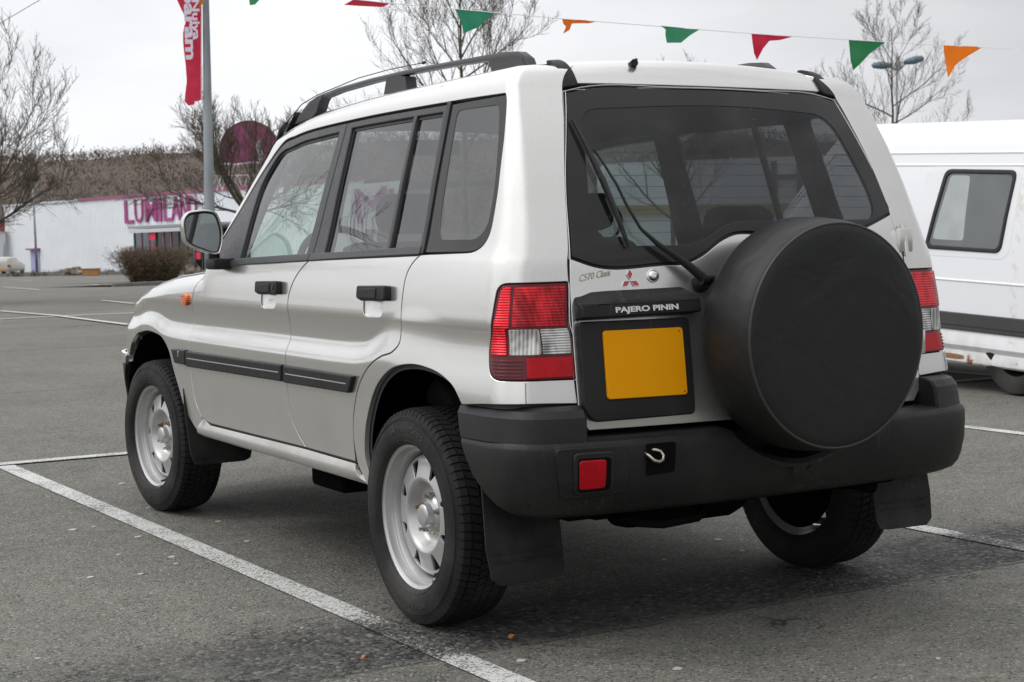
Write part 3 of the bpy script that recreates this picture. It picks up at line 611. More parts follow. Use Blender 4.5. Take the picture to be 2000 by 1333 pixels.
q=(28.998,109.103,-1.183); pl=MB().box((-.55,-.3,-.1),(.55,.3,.34),.03).build('planter',simple('orange_wood',(.38,.20,.07),.8,var=.35,scale=6)); pl.location=q; pl.rotation_euler.z=math.atan2(RH[1],RH[0]); MB().box((-.62,-.36,.33),(.62,.36,.41),.02).build('planter_rim',simple('planter_rim',(.30,.12,.08),.8),pl); tag(pl,'small orange wooden planter at the foot of the far lamp post','planter')
# ------------------------------------------------------------------ plants
t=NT('twig_bark'); n=t.noise(7,5); t.p(Base_Color=t.mix(t.rng(n,.3,.7),(.048,.039,.028,1),(.115,.097,.068,1)),Roughness=.9); MAT['bark']=t.m
t=NT('trunk_bark'); n=t.noise(14,7,t.obj((1,1,.3))); gr=t.rng(t.noise(3,4),.5,.7); t.p(Base_Color=t.mix(t.math('MULTIPLY',gr,.5),t.mix(t.rng(n,.3,.7),(.045,.038,.030,1),(.15,.13,.10,1)),(.09,.10,.05,1)),Roughness=.9,Normal=t.bump(n,.03)); MAT['trunk']=t.m
def make_tree(seed,h,tr,spread=.9,trunk_h=.28,levels=4,up=.10,n1=11,twig=.006,leader=True,lean=(0,0),dens=1.0,droop=0):
    rnd=random.Random(seed); T=MB(); K=MB()
    def rv(): return Vector((rnd.gauss(0,1),rnd.gauss(0,1),rnd.gauss(0,1)))
    def grow(p,d,L,r,lv,upf):
        n={1:7,2:6,3:5,4:4}.get(lv,3); pts=[p.copy()];rad=[r]; d=d.normalized()
        for i in range(n):
            d=(d+rv()*(.07 if lv<3 else .10)+Vector((0,0,upf))).normalized(); p=p+d*(L/n); pts.append(p.copy()); rad.append(max(twig*.55,r*(1-(i+1)/n*.82)))
        K.tube(pts,rad,6 if lv==1 else 4 if lv==2 else 3,False)
        if lv<levels:
            m=int(round({1:8,2:7,3:6}.get(lv,4)*dens))
            for k in range(m):
                f=(.18 if lv==1 else .12)+(.86)*(k+rnd.random())/m; i=min(n-1,int(f*n)); q=pts[i].lerp(pts[i+1],f*n-i); dd=(pts[i+1]-pts[i]).normalized(); ax=dd.cross(rv()).normalized(); a=R(rnd.uniform(20,44) if lv<3 else rnd.uniform(25,58)); nd=(dd*math.cos(a)+ax*math.sin(a)).normalized()
                grow(q,nd,L*(rnd.uniform(.42,.72) if lv==1 else rnd.uniform(.34,.58))*(1.15-f*.45),max(twig,rad[i]*.55),lv+1,upf*1.1+.03)
    th=h*trunk_h; pts=[];rad=[];p=Vector((0,0,-.1)); d=Vector((lean[0],lean[1],1)).normalized(); H=h*(.93 if leader else trunk_h+.10); m=12
    for i in range(m+1):
        f=i/m; pts.append(p.copy()); rad.append(tr*(1.15-.15*min(1,f*8))*(1-f*(.93 if leader else .5))+.004); p=p+(d+Vector((rnd.gauss(0,.03),rnd.gauss(0,.03),0))).normalized()*(H/m)
    T.tube(pts,rad,10)
    for k in range(n1):
        f=(k+.5*rnd.random())/n1; zf=trunk_h+(((.93 if leader else trunk_h+.10)-trunk_h)*f*.93); i=min(m-1,int(zf*h/H*m)); q=pts[i].lerp(pts[i+1],zf*h/H*m-i) ; a=k*2.4+rnd.uniform(-.4,.4); el=R(rnd.uniform(12,38)+f*34-droop)
        dd=Vector((math.cos(a)*math.cos(el),math.sin(a)*math.cos(el),math.sin(el))); L=h*.5*spread*(1.12-.62*f if leader else rnd.uniform(.85,1.15)); grow(q,dd,L,rad[i]*(.62 if leader else .55),1,up*(1 if not droop or f>.3 else .25))
    return T,K
def put_tree(spec,loc,label,rot=0,group=None,name='bare_tree'):
    e=empty(name,loc,rot=(0,0,rot)); T,K=spec; T.build('trunk',MAT['trunk'],e,smooth=True); K.build('crown',MAT['bark'],e); tag(e,label,'tree',group); return e
def gpos(l,d,off=0):
    # l metres right, d metres ahead of the car park's corner, on the ground
    q=C0+FH*d+RH*l; return (q[0],q[1],float(gz(*q))+off)
tL=make_tree(43,6.2,.14,.95,.20,4,.09,15,.0062,False,droop=9,dens=1.15); put_tree(tL,gpos(-12.15,36),'bushy bare tree with low sweeping limbs at the left edge of the photo',2.7)
t2=make_tree(21,5.0,.125,.88,.42,4,.03,12,.006,False,lean=(-.05,.03),dens=1.2,droop=6); put_tree(t2,gpos(-7.02,44),'bare tree standing in front of the round purple sign',.4)
t3=make_tree(8,9.2,.10,.70,.34,4,.07,15,.0055,True); put_tree(t3,gpos(-1.10,44),'tall bare tree rising behind the car roof',2.0)
t4=make_tree(14,9.3,.095,.66,.34,4,.04,13,.0055,True,dens=.9); t4o=put_tree(t4,gpos(13.62,58),'bare tree above the white van with a double lamp behind it',.9)
t5=make_tree(30,6.6,.10,.9,.25,3,.09,14,.008,True,dens=.9); put_tree(t5,gpos(5.49,55),'bare tree seen through the car rear window',.2)
# a bare tree beside the photographer, reflected in the side windows
put_tree(make_tree(5,6.6,.10,.75,.35,4,.05,10,.007,False,dens=.75),(-7.1,19.5,0),'bare tree left of the parked car, mirrored in its windows',.0)
# hedge of bare twigs
def hedge(c_,ex,Lx,Ly,H,N,name,label,mats,seed,green=.3):
    rnd=random.Random(seed); a=MB(); b=MB(); g=MB()
    for k in range(N):
        x=rnd.uniform(-.5,.5)*Lx*.86; y=rnd.uniform(-.5,.5)*Ly*.8; p=Vector((x,y,0)); d=Vector((x/Lx*.9+rnd.gauss(0,.25),y/Ly*.6+rnd.gauss(0,.25),1)).normalized(); L=H/d.z*rnd.uniform(.86,1.02)
        pts=[p]; 
        for i in range(5): d=(d+Vector((rnd.gauss(0,.16),rnd.gauss(0,.16),rnd.gauss(0,.05)))).normalized(); q=pts[-1]+d*L/5; q.z=min(q.z,H*rnd.uniform(.96,1.03)); pts.append(q)
        a.tube(pts,[.011,.009,.007,.006,.005,.004],3,False)
        for m_ in range(7):
            i=rnd.randrange(1,5); q=pts[i]; d2=Vector((rnd.gauss(0,1),rnd.gauss(0,1),rnd.uniform(-.1,1.2))).normalized(); e_=q+d2*rnd.uniform(.12,.38); e_.z=min(e_.z,H*rnd.uniform(.97,1.02)); e_.x=max(-Lx*.52,min(Lx*.52,e_.x)); b.tube([q,(q+e_)/2+Vector((rnd.gauss(0,.02),rnd.gauss(0,.02),.01)),e_],[.005,.004,.003],3,False)
        for m_ in range(10):
            i=rnd.randrange(0,5); q=pts[i].lerp(pts[i+1],rnd.random())+Vector((rnd.gauss(0,.10),rnd.gauss(0,.10),rnd.gauss(0,.06))); q.z=min(max(q.z,.03),H)
            s_=rnd.uniform(.018,.042); u_=Vector((rnd.gauss(0,1),rnd.gauss(0,1),rnd.gauss(0,1))).normalized(); v_=u_.orthogonal().normalized()
            tgt=g if (x>Lx*.02 and rnd.random()<green*2.2*(1-q.z/H*.5)) or rnd.random()<.05 else b; tgt.add([q-u_*s_,q+v_*s_*.5,q+u_*s_,q-v_*s_*.5],[(0,1,2,3)])
    e=empty(name,c_,rot=(0,0,math.atan2(ex[1],ex[0]))); a.build('stems',mats[0],e); b.build('twigs',mats[1],e); g.build('leaves',mats[2],e); return tag(e,label,'hedge')
hl=Vector(gpos(-14.43,60.5)); hr=Vector(gpos(-12.46,60.5)); hm=(hl+hr)/2
hedge((hm.x+FH[0]*1.0,hm.y+FH[1]*1.0,hm.z+.08),RH,1.72,1.5,1.36,620,'clipped_hedge','clipped brown twiggy hedge with green patches on the kerbed island',[MAT['bark'],simple('dry_twigs',(.135,.085,.050),.9,var=.35,scale=5),simple('hedge_leaves',(.075,.095,.030),.8,var=.4,scale=8)],4)
# little bare shrubs along the wall
random.seed(5)
mb=MB()
for k in range(60):
    u0=random.choice([random.uniform(-36.7,-35),random.uniform(-30.7,-28.9),random.uniform(-35.4,-33.5)]); q=Vector(gpos(u0,random.uniform(117,124)))
    for j in range(9): d=Vector((random.gauss(0,.5),random.gauss(0,.5),1)).normalized(); mb.tube([q,q+d*random.uniform(.2,.55)],[.018,.008],3,False)
tag(mb.build('verge_shrubs',MAT['bark']),kind='stuff')
# ------------------------------------------------------------------ wooded hill
V=[]; DD=[232,260,300,340,380,430,480,520,560,640,900]; LL=np.linspace(-420,420,85)
from mathutils import noise as nz
def hill_z(d,l):
    t_=np.clip((d-255)/(500-255),0,1); t_=t_*t_*(3-2*t_); ridge=28-11*float(np.clip((l-70)/70,0,1))+2.2*math.sin(l*.012+.6)+1.2*math.sin(l*.031+2)-.010*max(0,-l-150)*2; base=float(gz(*(C0+FH*min(d,260)+RH*l)))
    return base+t_*(ridge-base)+ (nz.noise(Vector((l*.03,d*.03,0)))*3.0 if d>260 else 0)
for d in DD:
    for l in LL: q=C0+FH*d+RH*l; V.append((q[0],q[1],hill_z(d,float(l))))
n=len(LL); t=NT('hillside_leaf_litter'); a=t.noise(.06,6); t.p(Base_Color=t.mix(t.rng(a,.35,.65),(.065,.047,.038,1),(.095,.070,.054,1)),Roughness=1.)
tag(pydata('wooded_hill',V,[(i*n+j,i*n+j+1,(i+1)*n+j+1,(i+1)*n+j) for i in range(len(DD)-1) for j in range(n-1)],t.m,smooth=True),kind='structure')
rnd=random.Random(9); mb=MB(); mg=MB()
N=9000
for k in range(N):
    l=rnd.uniform(-235,250); d=rnd.uniform(300,520) if rnd.random()<.97 else rnd.uniform(480,515); 
    if l/d<-.42 or l/d>.38: continue
    q=C0+FH*d+RH*l; z=hill_z(d,l); h=rnd.uniform(3.5,6.5) if d<470 else rnd.uniform(2.6,4.4); 
    tgt=mg if (rnd.random()<.06 or (d<330 and rnd.random()<.5)) else mb
    ca,sa=RH[0],RH[1]
    wr_=h*.30
    for j in range(16):
        th=rnd.uniform(0,6.283); ph=math.acos(rnd.uniform(-1,1)); rad_=rnd.uniform(.5,1.0); px_=math.cos(th)*math.sin(ph)*wr_*rad_; pz=h*.36+math.cos(ph)*h*.42*rad_
        s_=rnd.uniform(.22,.55)*(h/6); up=Vector((rnd.gauss(0,.5),rnd.gauss(0,.5),1)).normalized(); sd_=Vector((ca*rnd.choice((-1,1)),sa,rnd.gauss(0,.4))).normalized(); c0=Vector((q[0]+ca*px_,q[1]+sa*px_+math.sin(th)*wr_*.5,z+pz)) if False else Vector((q[0]+RH[0]*px_+FH[0]*math.sin(th)*wr_*.5,q[1]+RH[1]*px_+FH[1]*math.sin(th)*wr_*.5,z+pz))
        tgt.add([c0-up*s_,c0+sd_*s_*.33,c0+up*s_,c0-sd_*s_*.33],[(0,1,2,3)])
t=NT('winter_wood'); a=t.noise(.045,5); b=t.noise(.4,3); t.p(Base_Color=t.mix(t.rng(a,.35,.65),t.mix(b,(.090,.064,.054,1),(.145,.105,.090,1)),t.mix(b,(.105,.083,.060,1),(.165,.13,.095,1))),Roughness=1.)
tag(mb.build('bare_woodland',t.m),kind='stuff'); tag(mg.build('green_woodland',simple('woodland_green',(.15,.15,.085),1.,var=.4,scale=.3)),kind='stuff')
# ------------------------------------------------------------------ lamp posts
galv=NT('galvanised_steel'); n=galv.n('ShaderNodeTexVoronoi',{'Vector':galv.obj((1,1,.4)),'Scale':26.}).outputs['Color']; nn=galv.noise(3,6,galv.obj((1,1,.4)))
galv.p(Base_Color=galv.mix(galv.rng(nn,.3,.7),(.20,.225,.235,1),(.31,.335,.345,1)),Roughness=.55,Metallic=.35); MAT['galv']=galv.m
pb=Vector((4.642,16.838,1.611)); ptp=Vector((4.738,16.994,4.368)); dv=(ptp-pb)/(ptp.z-pb.z); g0=pb+dv*(0-pb.z); top=pb+dv*(9.0-pb.z)
post=MB().tube([g0,g0+dv*1.595,pb+dv*(4.33-pb.z),top],[.082,.0715,.045,.03],20).build('lamp_post',MAT['galv'],smooth=True); tag(post,'grey galvanised lamp post with a red banner, behind the car mirror','lamp post')
MB().tube([top,top+Vector((.3,-.1,.1)),top+Vector((.9,-.3,.12))],[.03,.03,.03],10).tube([top+Vector((.8,-.26,.10)),top+Vector((1.4,-.46,.12))],[.09,.07],10).build('lamp_head',MAT['galv'],post,smooth=True)
# far left lamp with a dark round head
q0=Vector(gpos(-40.60,140)); lp=empty('street_lamp',q0); hgt=8.9
MB().tube([(0,0,-.2),(-.10,0,hgt-.9)],[.13,.06],10).build('pole',MAT['galv'],lp,smooth=True); MB().lathe([(hgt-1.0,.05),(hgt-.95,.45),(hgt-.75,.62),(hgt-.5,.60),(hgt-.28,.35),(hgt-.2,.02)],18,'z',(-.10,0,0)).build('lamp_head',simple('dark_lamp_head',(.03,.033,.035),.6),lp,smooth=True); tag(lp,'thin far lamp post with a dark round head in front of the lilac door','lamp post')
# double arm lamp behind the right tree
q0=Vector(gpos(14.16,60)); lp=empty('street_lamp',q0); hb=Vector((39.876,40.856,7.327))-q0; ex=Vector((RH[0],RH[1],0))
MB().tube([(0,0,-.2),tuple(hb)],[.085,.035],10).build('pole',MAT['galv'],lp,smooth=True)
for at_,s in (((39.373,41.126,7.037),-1),((40.407,40.537,7.202),1)):
    e_=Vector(at_)-q0; m_=hb.lerp(e_,.55)+Vector((0,0,-.02)); MB().tube([hb-Vector((0,0,.5)),m_-Vector((0,0,.14)),e_-ex*s*.15],.028,6).build('arm',MAT['galv'],lp,smooth=True)
    dd=(ex*s+Vector((0,0,.22 if s>0 else .02))).normalized(); MB().tube([e_-dd*.40,e_-dd*.30,e_,e_+dd*.30,e_+dd*.38],[.03,.10,.15,.11,.02],10).build('lamp_head',simple('blue_grey_lamp',(.13,.19,.24),.5),lp,smooth=True)
tag(lp,'double-headed street lamp among the branches of the right-hand tree','lamp post')
# ------------------------------------------------------------------ red banner on the post
def cloth(name,px,d,mat,label,cat,group=None,fold=.04,thick=.004,seed=0,nx=0):
    """px outline already in space: list of 3D points; fills with a folded thin sheet"""
    P=[Vector(p) for p in px]; o=P[0]; exl=ex_; poly=[((p-o).dot(exl),(p-o).z) for p in P]
    f=lambda a,b:(np.stack([o.x+exl.x*a,o.y+exl.y*a,o.z+b],-1)+np.outer(fold*np.sin(a*38+b*9+seed)*np.clip(-b*6+.3,0,1)+fold*.5*np.sin(b*31+a*7+seed*2),[-exl.y*-1,-exl.x,0]))
    ob=panel(name,f,[q+(1,) for q in poly],mat,None,gap=0,lip=.001,depth=thick,res=max(.006,(max(q[0] for q in poly)-min(q[0] for q in poly))/14),sign=1)
    tag(ob,label,cat,group); return ob
ex_=Vector((RH[0],RH[1],0))
def m_cloth(name,col,tr=.5):
    t=NT(name); n=t.noise(9,4); cl=t.mix(n,c4([x*.85 for x in col]),c4([min(1,x*1.1) for x in col])); t.p(Base_Color=cl,Roughness=.7); tl=t.n('ShaderNodeBsdfTranslucent',{0:cl}); m=t.n('ShaderNodeMixShader',{0:tr,1:t.b.outputs[0],2:tl}); t.set(t.o.inputs[0],m.outputs[0]); return t.m
MAT['cred']=m_cloth('red_banner_cloth',(.62,.035,.075)); MAT['cwhite']=simple('banner_white',(.70,.68,.78),.7); 
bnr=cloth('red_banner',[(4.217,17.218,4.844),(4.299,17.149,4.568),(4.366,17.094,4.360),(4.430,17.042,4.171),(4.444,17.026,4.070),(4.408,17.036,3.917),(4.399,17.027,3.742),(4.411,16.995,3.419),(4.411,16.983,3.254),(4.383,16.988,3.110),(4.367,16.990,3.009),(4.412,16.959,2.948),(4.480,16.920,2.961),(4.487,16.919,3.001),(4.578,16.868,3.024),(4.607,16.901,3.668),(4.639,16.935,4.354),(4.657,16.962,4.835)],21.9,MAT['cred'],'red vertical banner with white lettering hanging from the grey lamp post','banner',fold=.012)
def bl_text(s,at_,size,off,sx=1.,ang=-93):
    me=text_mesh(s,size,.003,off=off,res=3,sx=sx); o=link('banner_lettering',me,MAT['cwhite']); p=Vector(at_); a=R(ang); e1=ex_*math.cos(a)+Vector((0,0,1))*math.sin(a); e2=-ex_*math.sin(a)+Vector((0,0,1))*math.cos(a); mw=frame(o,p,e1,e2); o.parent=bnr; o.matrix_basis=mw
bl_text('oaram',(4.433,16.985,4.499),.200,.007,1.85,-90); bl_text('Nuiya',(4.520,16.923,4.360),.135,.004,1.7,-90)
MB().tube([Vector((4.692,17.000,4.843)),Vector((4.604,16.910,3.014))],.006,6).build('banner_cord',MAT['cwhite'],bnr)
of=MB().add([(4.625,16.890,4.415),(4.660,16.869,4.415),(4.648,16.867,4.292),(4.617,16.883,4.265),(4.594,16.893,4.217),(4.602,16.895,4.313)],[(0,1,2,3,4,5)]).build('orange_corner',m_cloth('orange_cloth_corner',(.75,.20,.02)),bnr)
# ------------------------------------------------------------------ pennant string and wire
strp=[(0.600,6.538,2.923),(1.148,6.213,2.832),(1.702,5.885,2.754),(1.969,5.727,2.714),(2.346,5.504,2.668),(2.966,5.138,2.588),(3.536,4.802,2.524),(4.065,4.490,2.464),(4.630,4.158,2.410),(5.177,3.837,2.360),(5.647,3.561,2.322),(6.242,3.212,2.285)]
sg_=MB().tube(strp,.0028,5,False).build('pennant_string',simple('white_cord',(.75,.75,.76),.6)); tag(sg_,'thin white cord with coloured pennants strung above the car','string')
FLW=[('green_pennant', (0.05, 0.27, 0.13), [(1.144, 6.214, 2.818), (1.228, 6.166, 2.823), (1.213, 6.17, 2.761), (1.181, 6.185, 2.724), (1.148, 6.204, 2.722)], 'green pennant tip at the top edge, first on the cord'),
('red_pennant', (0.55, 0.02, 0.05), [(1.7, 5.883, 2.709), (1.762, 5.85, 2.749), (1.969, 5.727, 2.714), (1.92, 5.754, 2.691), (1.843, 5.799, 2.696)], 'crumpled red pennant at the top edge above the car roof'),
('green_pennant', (0.03, 0.26, 0.14), [(2.346, 5.504, 2.668), (2.575, 5.37, 2.642), (2.518, 5.398, 2.581), (2.477, 5.419, 2.541), (2.437, 5.441, 2.528), (2.385, 5.469, 2.501), (2.382, 5.475, 2.556), (2.375, 5.482, 2.591), (2.364, 5.49, 2.612)], 'torn green pennant in front of the tall tree'),
('orange_pennant', (0.8, 0.17, 0.01), [(2.966, 5.138, 2.588), (3.174, 5.016, 2.567), (3.12, 5.046, 2.554), (3.021, 5.104, 2.556), (3.007, 5.109, 2.515), (2.967, 5.13, 2.488), (2.987, 5.122, 2.536), (2.971, 5.133, 2.557)], 'small twisted orange pennant left of the green one'),
('green_pennant', (0.05, 0.27, 0.14), [(3.536, 4.802, 2.528), (3.762, 4.669, 2.498), (3.703, 4.7, 2.458), (3.65, 4.727, 2.411), (3.57, 4.774, 2.416), (3.563, 4.782, 2.468), (3.565, 4.784, 2.503)], 'short folded green pennant over the rear of the roof'),
('red_pennant', (0.55, 0.015, 0.05), [(4.065, 4.49, 2.464), (4.303, 4.351, 2.438), (4.233, 4.389, 2.419), (4.167, 4.427, 2.414), (4.126, 4.447, 2.363), (4.092, 4.461, 2.288), (4.076, 4.474, 2.333), (4.068, 4.484, 2.402)], 'red pennant with a long drooping tip above the tailgate'),
('green_pennant', (0.025, 0.2, 0.07), [(4.63, 4.158, 2.41), (4.838, 4.036, 2.388), (4.75, 4.081, 2.315), (4.649, 4.131, 2.206), (4.635, 4.145, 2.272), (4.633, 4.152, 2.352)], 'dark green triangular pennant in front of the right-hand tree'),
('orange_pennant', (0.85, 0.2, 0.01), [(5.177, 3.837, 2.36), (5.409, 3.701, 2.345), (5.316, 3.75, 2.285), (5.242, 3.789, 2.224), (5.196, 3.809, 2.143), (5.188, 3.821, 2.236), (5.178, 3.833, 2.322)], 'bright orange triangular pennant, last on the right')]
for i,(nm,col,px,lab) in enumerate(FLW):
    cloth(nm,px,11,m_cloth(nm+'_cloth_%d'%i,col,.45),lab,'pennant','pennants on the cord',fold=.014,thick=.0015,seed=i)
wr=MB().tube([(2.559,27.511,4.093),(4.242,26.616,5.175),(4.957,26.236,5.630),(6.765,25.274,6.775)],.006,5,False).build('overhead_wire',MAT['seal']); tag(wr,'thin overhead wire crossing the top left corner','wire')
# ------------------------------------------------------------------ far parked car at the left edge
fc=empty('parked_car',gpos(-40.02,128),rot=(0,0,math.atan2(RH[1],RH[0]))); tag(fc,'beige hatchback parked by the white wall at the left edge','car')
def fcx(sec,y0,y1): pass
rows=[]
prof_=[(-.84,.35),(-.86,.55),(-.86,.85),(-.80,1.0),(-.62,1.40),(-.50,1.47),(0,1.50),(.50,1.47),(.62,1.40),(.80,1.0),(.86,.85),(.86,.55),(.84,.35)]
for y,zs,ws_ in ((0,.62,.94),(.06,.72,.98),(.25,.92,1),(.6,1.0,1),(2.2,1.0,1),(2.9,.72,1),(3.9,.60,.95),(4.1,.45,.88)):
    rows.append([(x*ws_,y-(.0),.35+(z-.35)*(zs if z>.9 else min(1,zs+.30))) for x,z in prof_])
n=len(prof_); V=[v for r in rows for v in r]; F=[(i*n+j,i*n+j+1,(i+1)*n+j+1,(i+1)*n+j) for i in range(len(rows)-1) for j in range(n-1)]+[tuple(range(n)),tuple((len(rows)-1)*n+j for j in range(n))[::-1]]
MB().add(V,F).build('body',simple('beige_car_paint',(.38,.36,.32),.35,.3,coat=.6),fc,angle=35)
MB().add([(-.60,.02,.98),(.60,.02,.98),(.50,.24,1.33),(-.50,.24,1.33),(-.60,.05,.98),(.60,.05,.98)],[(0,1,2,3)]).build('rear_window',simple('far_glass',(.08,.13,.13),.1),fc)
MB().box((-.80,-.06,.36),(.80,.03,.58),.03).build('rear_bumper',simple('far_bumper',(.30,.29,.27),.6),fc)
MB().box((-.26,-.075,.42),(.26,-.055,.53)).build('number_plate',MAT['plate'],fc)
for s in (-1,1):
    MB().box((min(s*.60,s*.83),-.03,.70),(max(s*.60,s*.83),.06,.88),.02).build('tail_lamp',MAT['redflat'],fc)
    for y in (.75,3.25): MB().lathe([(-.09,.001),(-.1,.19),(-.09,.29),(.09,.29),(.1,.19),(.09,.001)],24,'x',(s*.74,y,.29)).build('wheel',MAT['rubber'],fc,angle=40)
# ------------------------------------------------------------------ the silver off-road car: body surfaces
def smoother(t):
    t=np.clip(t,0,1); return t*t*(3-2*t)
def pch(xs,ys):
    xs=np.array(xs,float); ys=np.array(ys,float); h=np.diff(xs); d=np.diff(ys)/h; m=np.zeros(len(xs))
    for i in range(1,len(xs)-1):
        if d[i-1]*d[i]>0:
            w1=2*h[i]+h[i-1]; w2=h[i]+2*h[i-1]; m[i]=(w1+w2)/(w1/d[i-1]+w2/d[i])
    m[0]=d[0]; m[-1]=d[-1]
    def f(x):
        x=np.asarray(x,float); i=np.clip(np.searchsorted(xs,x)-1,0,len(h)-1); hh=h[i]; t=(x-xs[i])/hh
        v=(1+2*t)*(1-t)**2*ys[i]+t*(1-t)**2*hh*m[i]+t*t*(3-2*t)*ys[i+1]+t*t*(t-1)*hh*m[i+1]
        v=np.where(x<xs[0],ys[0]+(x-xs[0])*m[0],v); return np.where(x>xs[-1],ys[-1]+(x-xs[-1])*m[-1],v)
    return f
W_Z=pch([.28,.45,.60,.76,.80,.83,.85,.865,.88,.895,.905,.914,.95,1.0,1.04,1.075,1.10,1.13,1.30,1.54],
        [.775,.797,.809,.8125,.8120,.8122,.8130,.8142,.8160,.8185,.8204,.8208,.8188,.8145,.8085,.7995,.7895,.779,.729,.655])
Z_EDGE=pch([-.6,-.37,0,.5,1.0,1.25,1.45,1.7],[1.612,1.610,1.607,1.601,1.583,1.560,1.527,1.45])
YR=pch([.30,.65,.76,1.02,1.08,1.25,1.38,1.55,1.60,1.66],[-.60,-.606,-.595,-.556,-.547,-.493,-.441,-.354,-.324,-.266])
YF=pch([.30,.55,.70,.80,.88,.95],[2.97,3.00,2.99,2.96,2.90,2.80])
RF=.20; TH=1.3735; BOW=.07; THF=1.47; RR=.10
def RCF(u): return np.interp(u,[1.0,1.1,1.25,1.4,1.5,1.6],[.11,.10,.072,.05,.038,.036])
def fender_top(y): return np.interp(y,[1.6,1.8,2.2,2.5,2.75,2.95],[1.045,1.028,1.0,.965,.915,.86])
def halfwidth(y,z):
    zs=.795+0*y
    for yw,rr,top in ((0.0,.52,.90),(2.45,.50,.84)):
        d=np.clip(1-((y-yw)/rr)**2,0,1); arch=.335+rr*np.sqrt(d)
        # smooth max
        at_=.5*(arch+top-np.sqrt((arch-top)**2+.0006)); zs=.5*(zs+at_+np.sqrt((zs-at_)**2+.0012))
    wd=.072+.16*smoother((.30-y)/.45); b=.0235*smoother((zs-.008+.5*wd-z)/wd)
    w=W_Z(z)+b
    w=w-.052*np.clip((y-1.7)/1.25,0,2)**2-.03*np.clip((-.15-y)/.5,0,2)**2
    w=w-np.where(z>1.09,.02*np.clip((y-.7)/.8,0,2)**2*np.clip((z-1.09)/.4,0,1),0)
    r=.075; t=np.clip((z-(fender_top(y)-r))/r,0,.995); w=w-r*(1-np.sqrt(1-t*t))*smoother((y-1.72)/.10)
    return w
def side_yz(y,u):
    """left half section: returns (halfwidth, z) for section parameter u at y"""
    ph=np.radians(16.5)+np.clip((u-1.54)/.095,0,1)*np.radians(68.5)
    over=u>1.54
    uu=np.minimum(u,1.54)
    w0=halfwidth(y,uu); wc=halfwidth(y,1.54+0*y)-RR*np.cos(np.radians(16.5))
    w=np.where(over,wc+RR*np.cos(ph),w0)
    z=np.where(over,1.54-RR*np.sin(np.radians(16.5))+RR*np.sin(ph),u)
    z=z+(Z_EDGE(y)-1.592)*np.clip((u-1.12)/.42,0,1)
    return w,z
def side(s,u):
    """body skin, left side: s=-y on the flank, then round the rear corner and along the tail; s<-2.6 rounds the front corner"""
    s=np.asarray(s,float); u=np.asarray(u,float)
    RC=RCF(u); yr=YR(np.minimum(u,1.66)); yc=yr+RC
    y=np.where(s<=.10,-s,-.10+np.clip((s-.10)/.45,0,1)*(yc+.10))
    w,z=side_yz(y,u)
    x=w.copy()
    L=.14; th=np.clip((s-.55)/L,0,1)*TH; c=s>.55
    x=np.where(c,w-RC+RC*np.cos(th),x); y=np.where(c,yc-RC*np.sin(th),y)
    rx=np.clip(s-.69,0,9); xe=w-RC+RC*np.cos(TH); r=s>.69
    xx=xe-rx; x=np.where(r,xx,x); y=np.where(r,yc-RC*np.sin(TH)-BOW*(1-(xx/np.maximum(xe,.01))**2),y)
    # front corner
    yf=YF(u)-RF; f=-s>2.65
    y0=2.65+np.clip((-s-2.65)/.12,0,1)*(yf-2.65)
    tf=np.clip((-s-2.77)/.28,0,1)*THF; wf,_=side_yz(np.minimum(y0,3.0),u)
    xf=wf-RF+RF*np.cos(tf); yy=y0+RF*np.sin(tf)
    x=np.where(f,xf,x); y=np.where(f,yy,y)
    rx=np.clip(-s-3.05,0,9); xe=wf-RF+RF*np.cos(THF); g=-s>3.05
    xx=xe-rx; x=np.where(g,xx,x); y=np.where(g,y0+RF*np.sin(THF)+.05*(1-(xx/np.maximum(xe,.01))**2),y)
    return np.stack([-x,y,z],-1)
def tail(x,z):
    """tailgate skin y(x,z)"""
    x=np.asarray(x,float); z=np.asarray(z,float)
    zz=np.minimum(z,1.66); RC=RCF(zz); yc=YR(zz)+RC; w,_=side_yz(yc,zz)
    xe=w-RC+RC*np.cos(TH)
    y=yc-RC*np.sin(TH)-BOW*(1-np.clip(np.abs(x)/xe,0,1.15)**2)
    return np.stack([x,y,z],-1)
def roofmap(x,y):
    x=np.asarray(x,float); y=np.asarray(y,float)
    w,z=side_yz(y,1.635+0*y)
    return np.stack([x,y,z+.03*(1-(np.abs(x)/w)**2)],-1)

car=empty('off_road_car',(0,0,0)); tag(car,'silver five-door off-road car with black spare wheel cover, parked in the foreground','car')
sideM=side
def P2(*a): return a
c=1
FD=[(-1.690,1.050,c),(-1.775,1.016),(-1.828,.977),(-1.858,.933),(-1.874,.882),(-1.874,.80),(-1.872,.714),(-1.868,.636),(-1.840,.515),(-1.790,.460),(-1.69,.444,c),(-.757,.449,c),(-.819,.494),(-.866,.55),(-.882,.633),(-.884,.717),(-.886,.80),(-.890,.86),(-.890,.915),(-.884,.955),(-.853,1.0),(-.791,1.051),(-.743,1.077,c)]
RD=[(-.743,1.077,c),(-.791,1.051),(-.853,1.0),(-.884,.955),(-.890,.915),(-.890,.86),(-.886,.80),(-.884,.717),(-.882,.633),(-.866,.55),(-.819,.494),(-.757,.449,c),(-.368,.446,c),(-.364,.513),(-.345,.605),(-.300,.690),(-.235,.748),(-.137,.792),(-.062,.811),(-.026,.837,),(-.020,.879),(-.020,.936),(-.014,.99),(.000,1.045),(.030,1.080),(.055,1.096,c)]
FFR=[(-1.700,1.050,c),(-1.655,1.20),(-1.612,1.29),(-1.545,1.40),(-1.441,1.486),(-1.325,1.538),(-1.19,1.539),(-.979,1.536),(-.727,1.532,c),(-.743,1.077,c)]
FGL=[(-1.400,1.075,c),(-1.434,1.256),(-1.437,1.408),(-1.366,1.486),(-1.187,1.504),(-.957,1.503),(-.782,1.502,c),(-.803,1.094,c)]
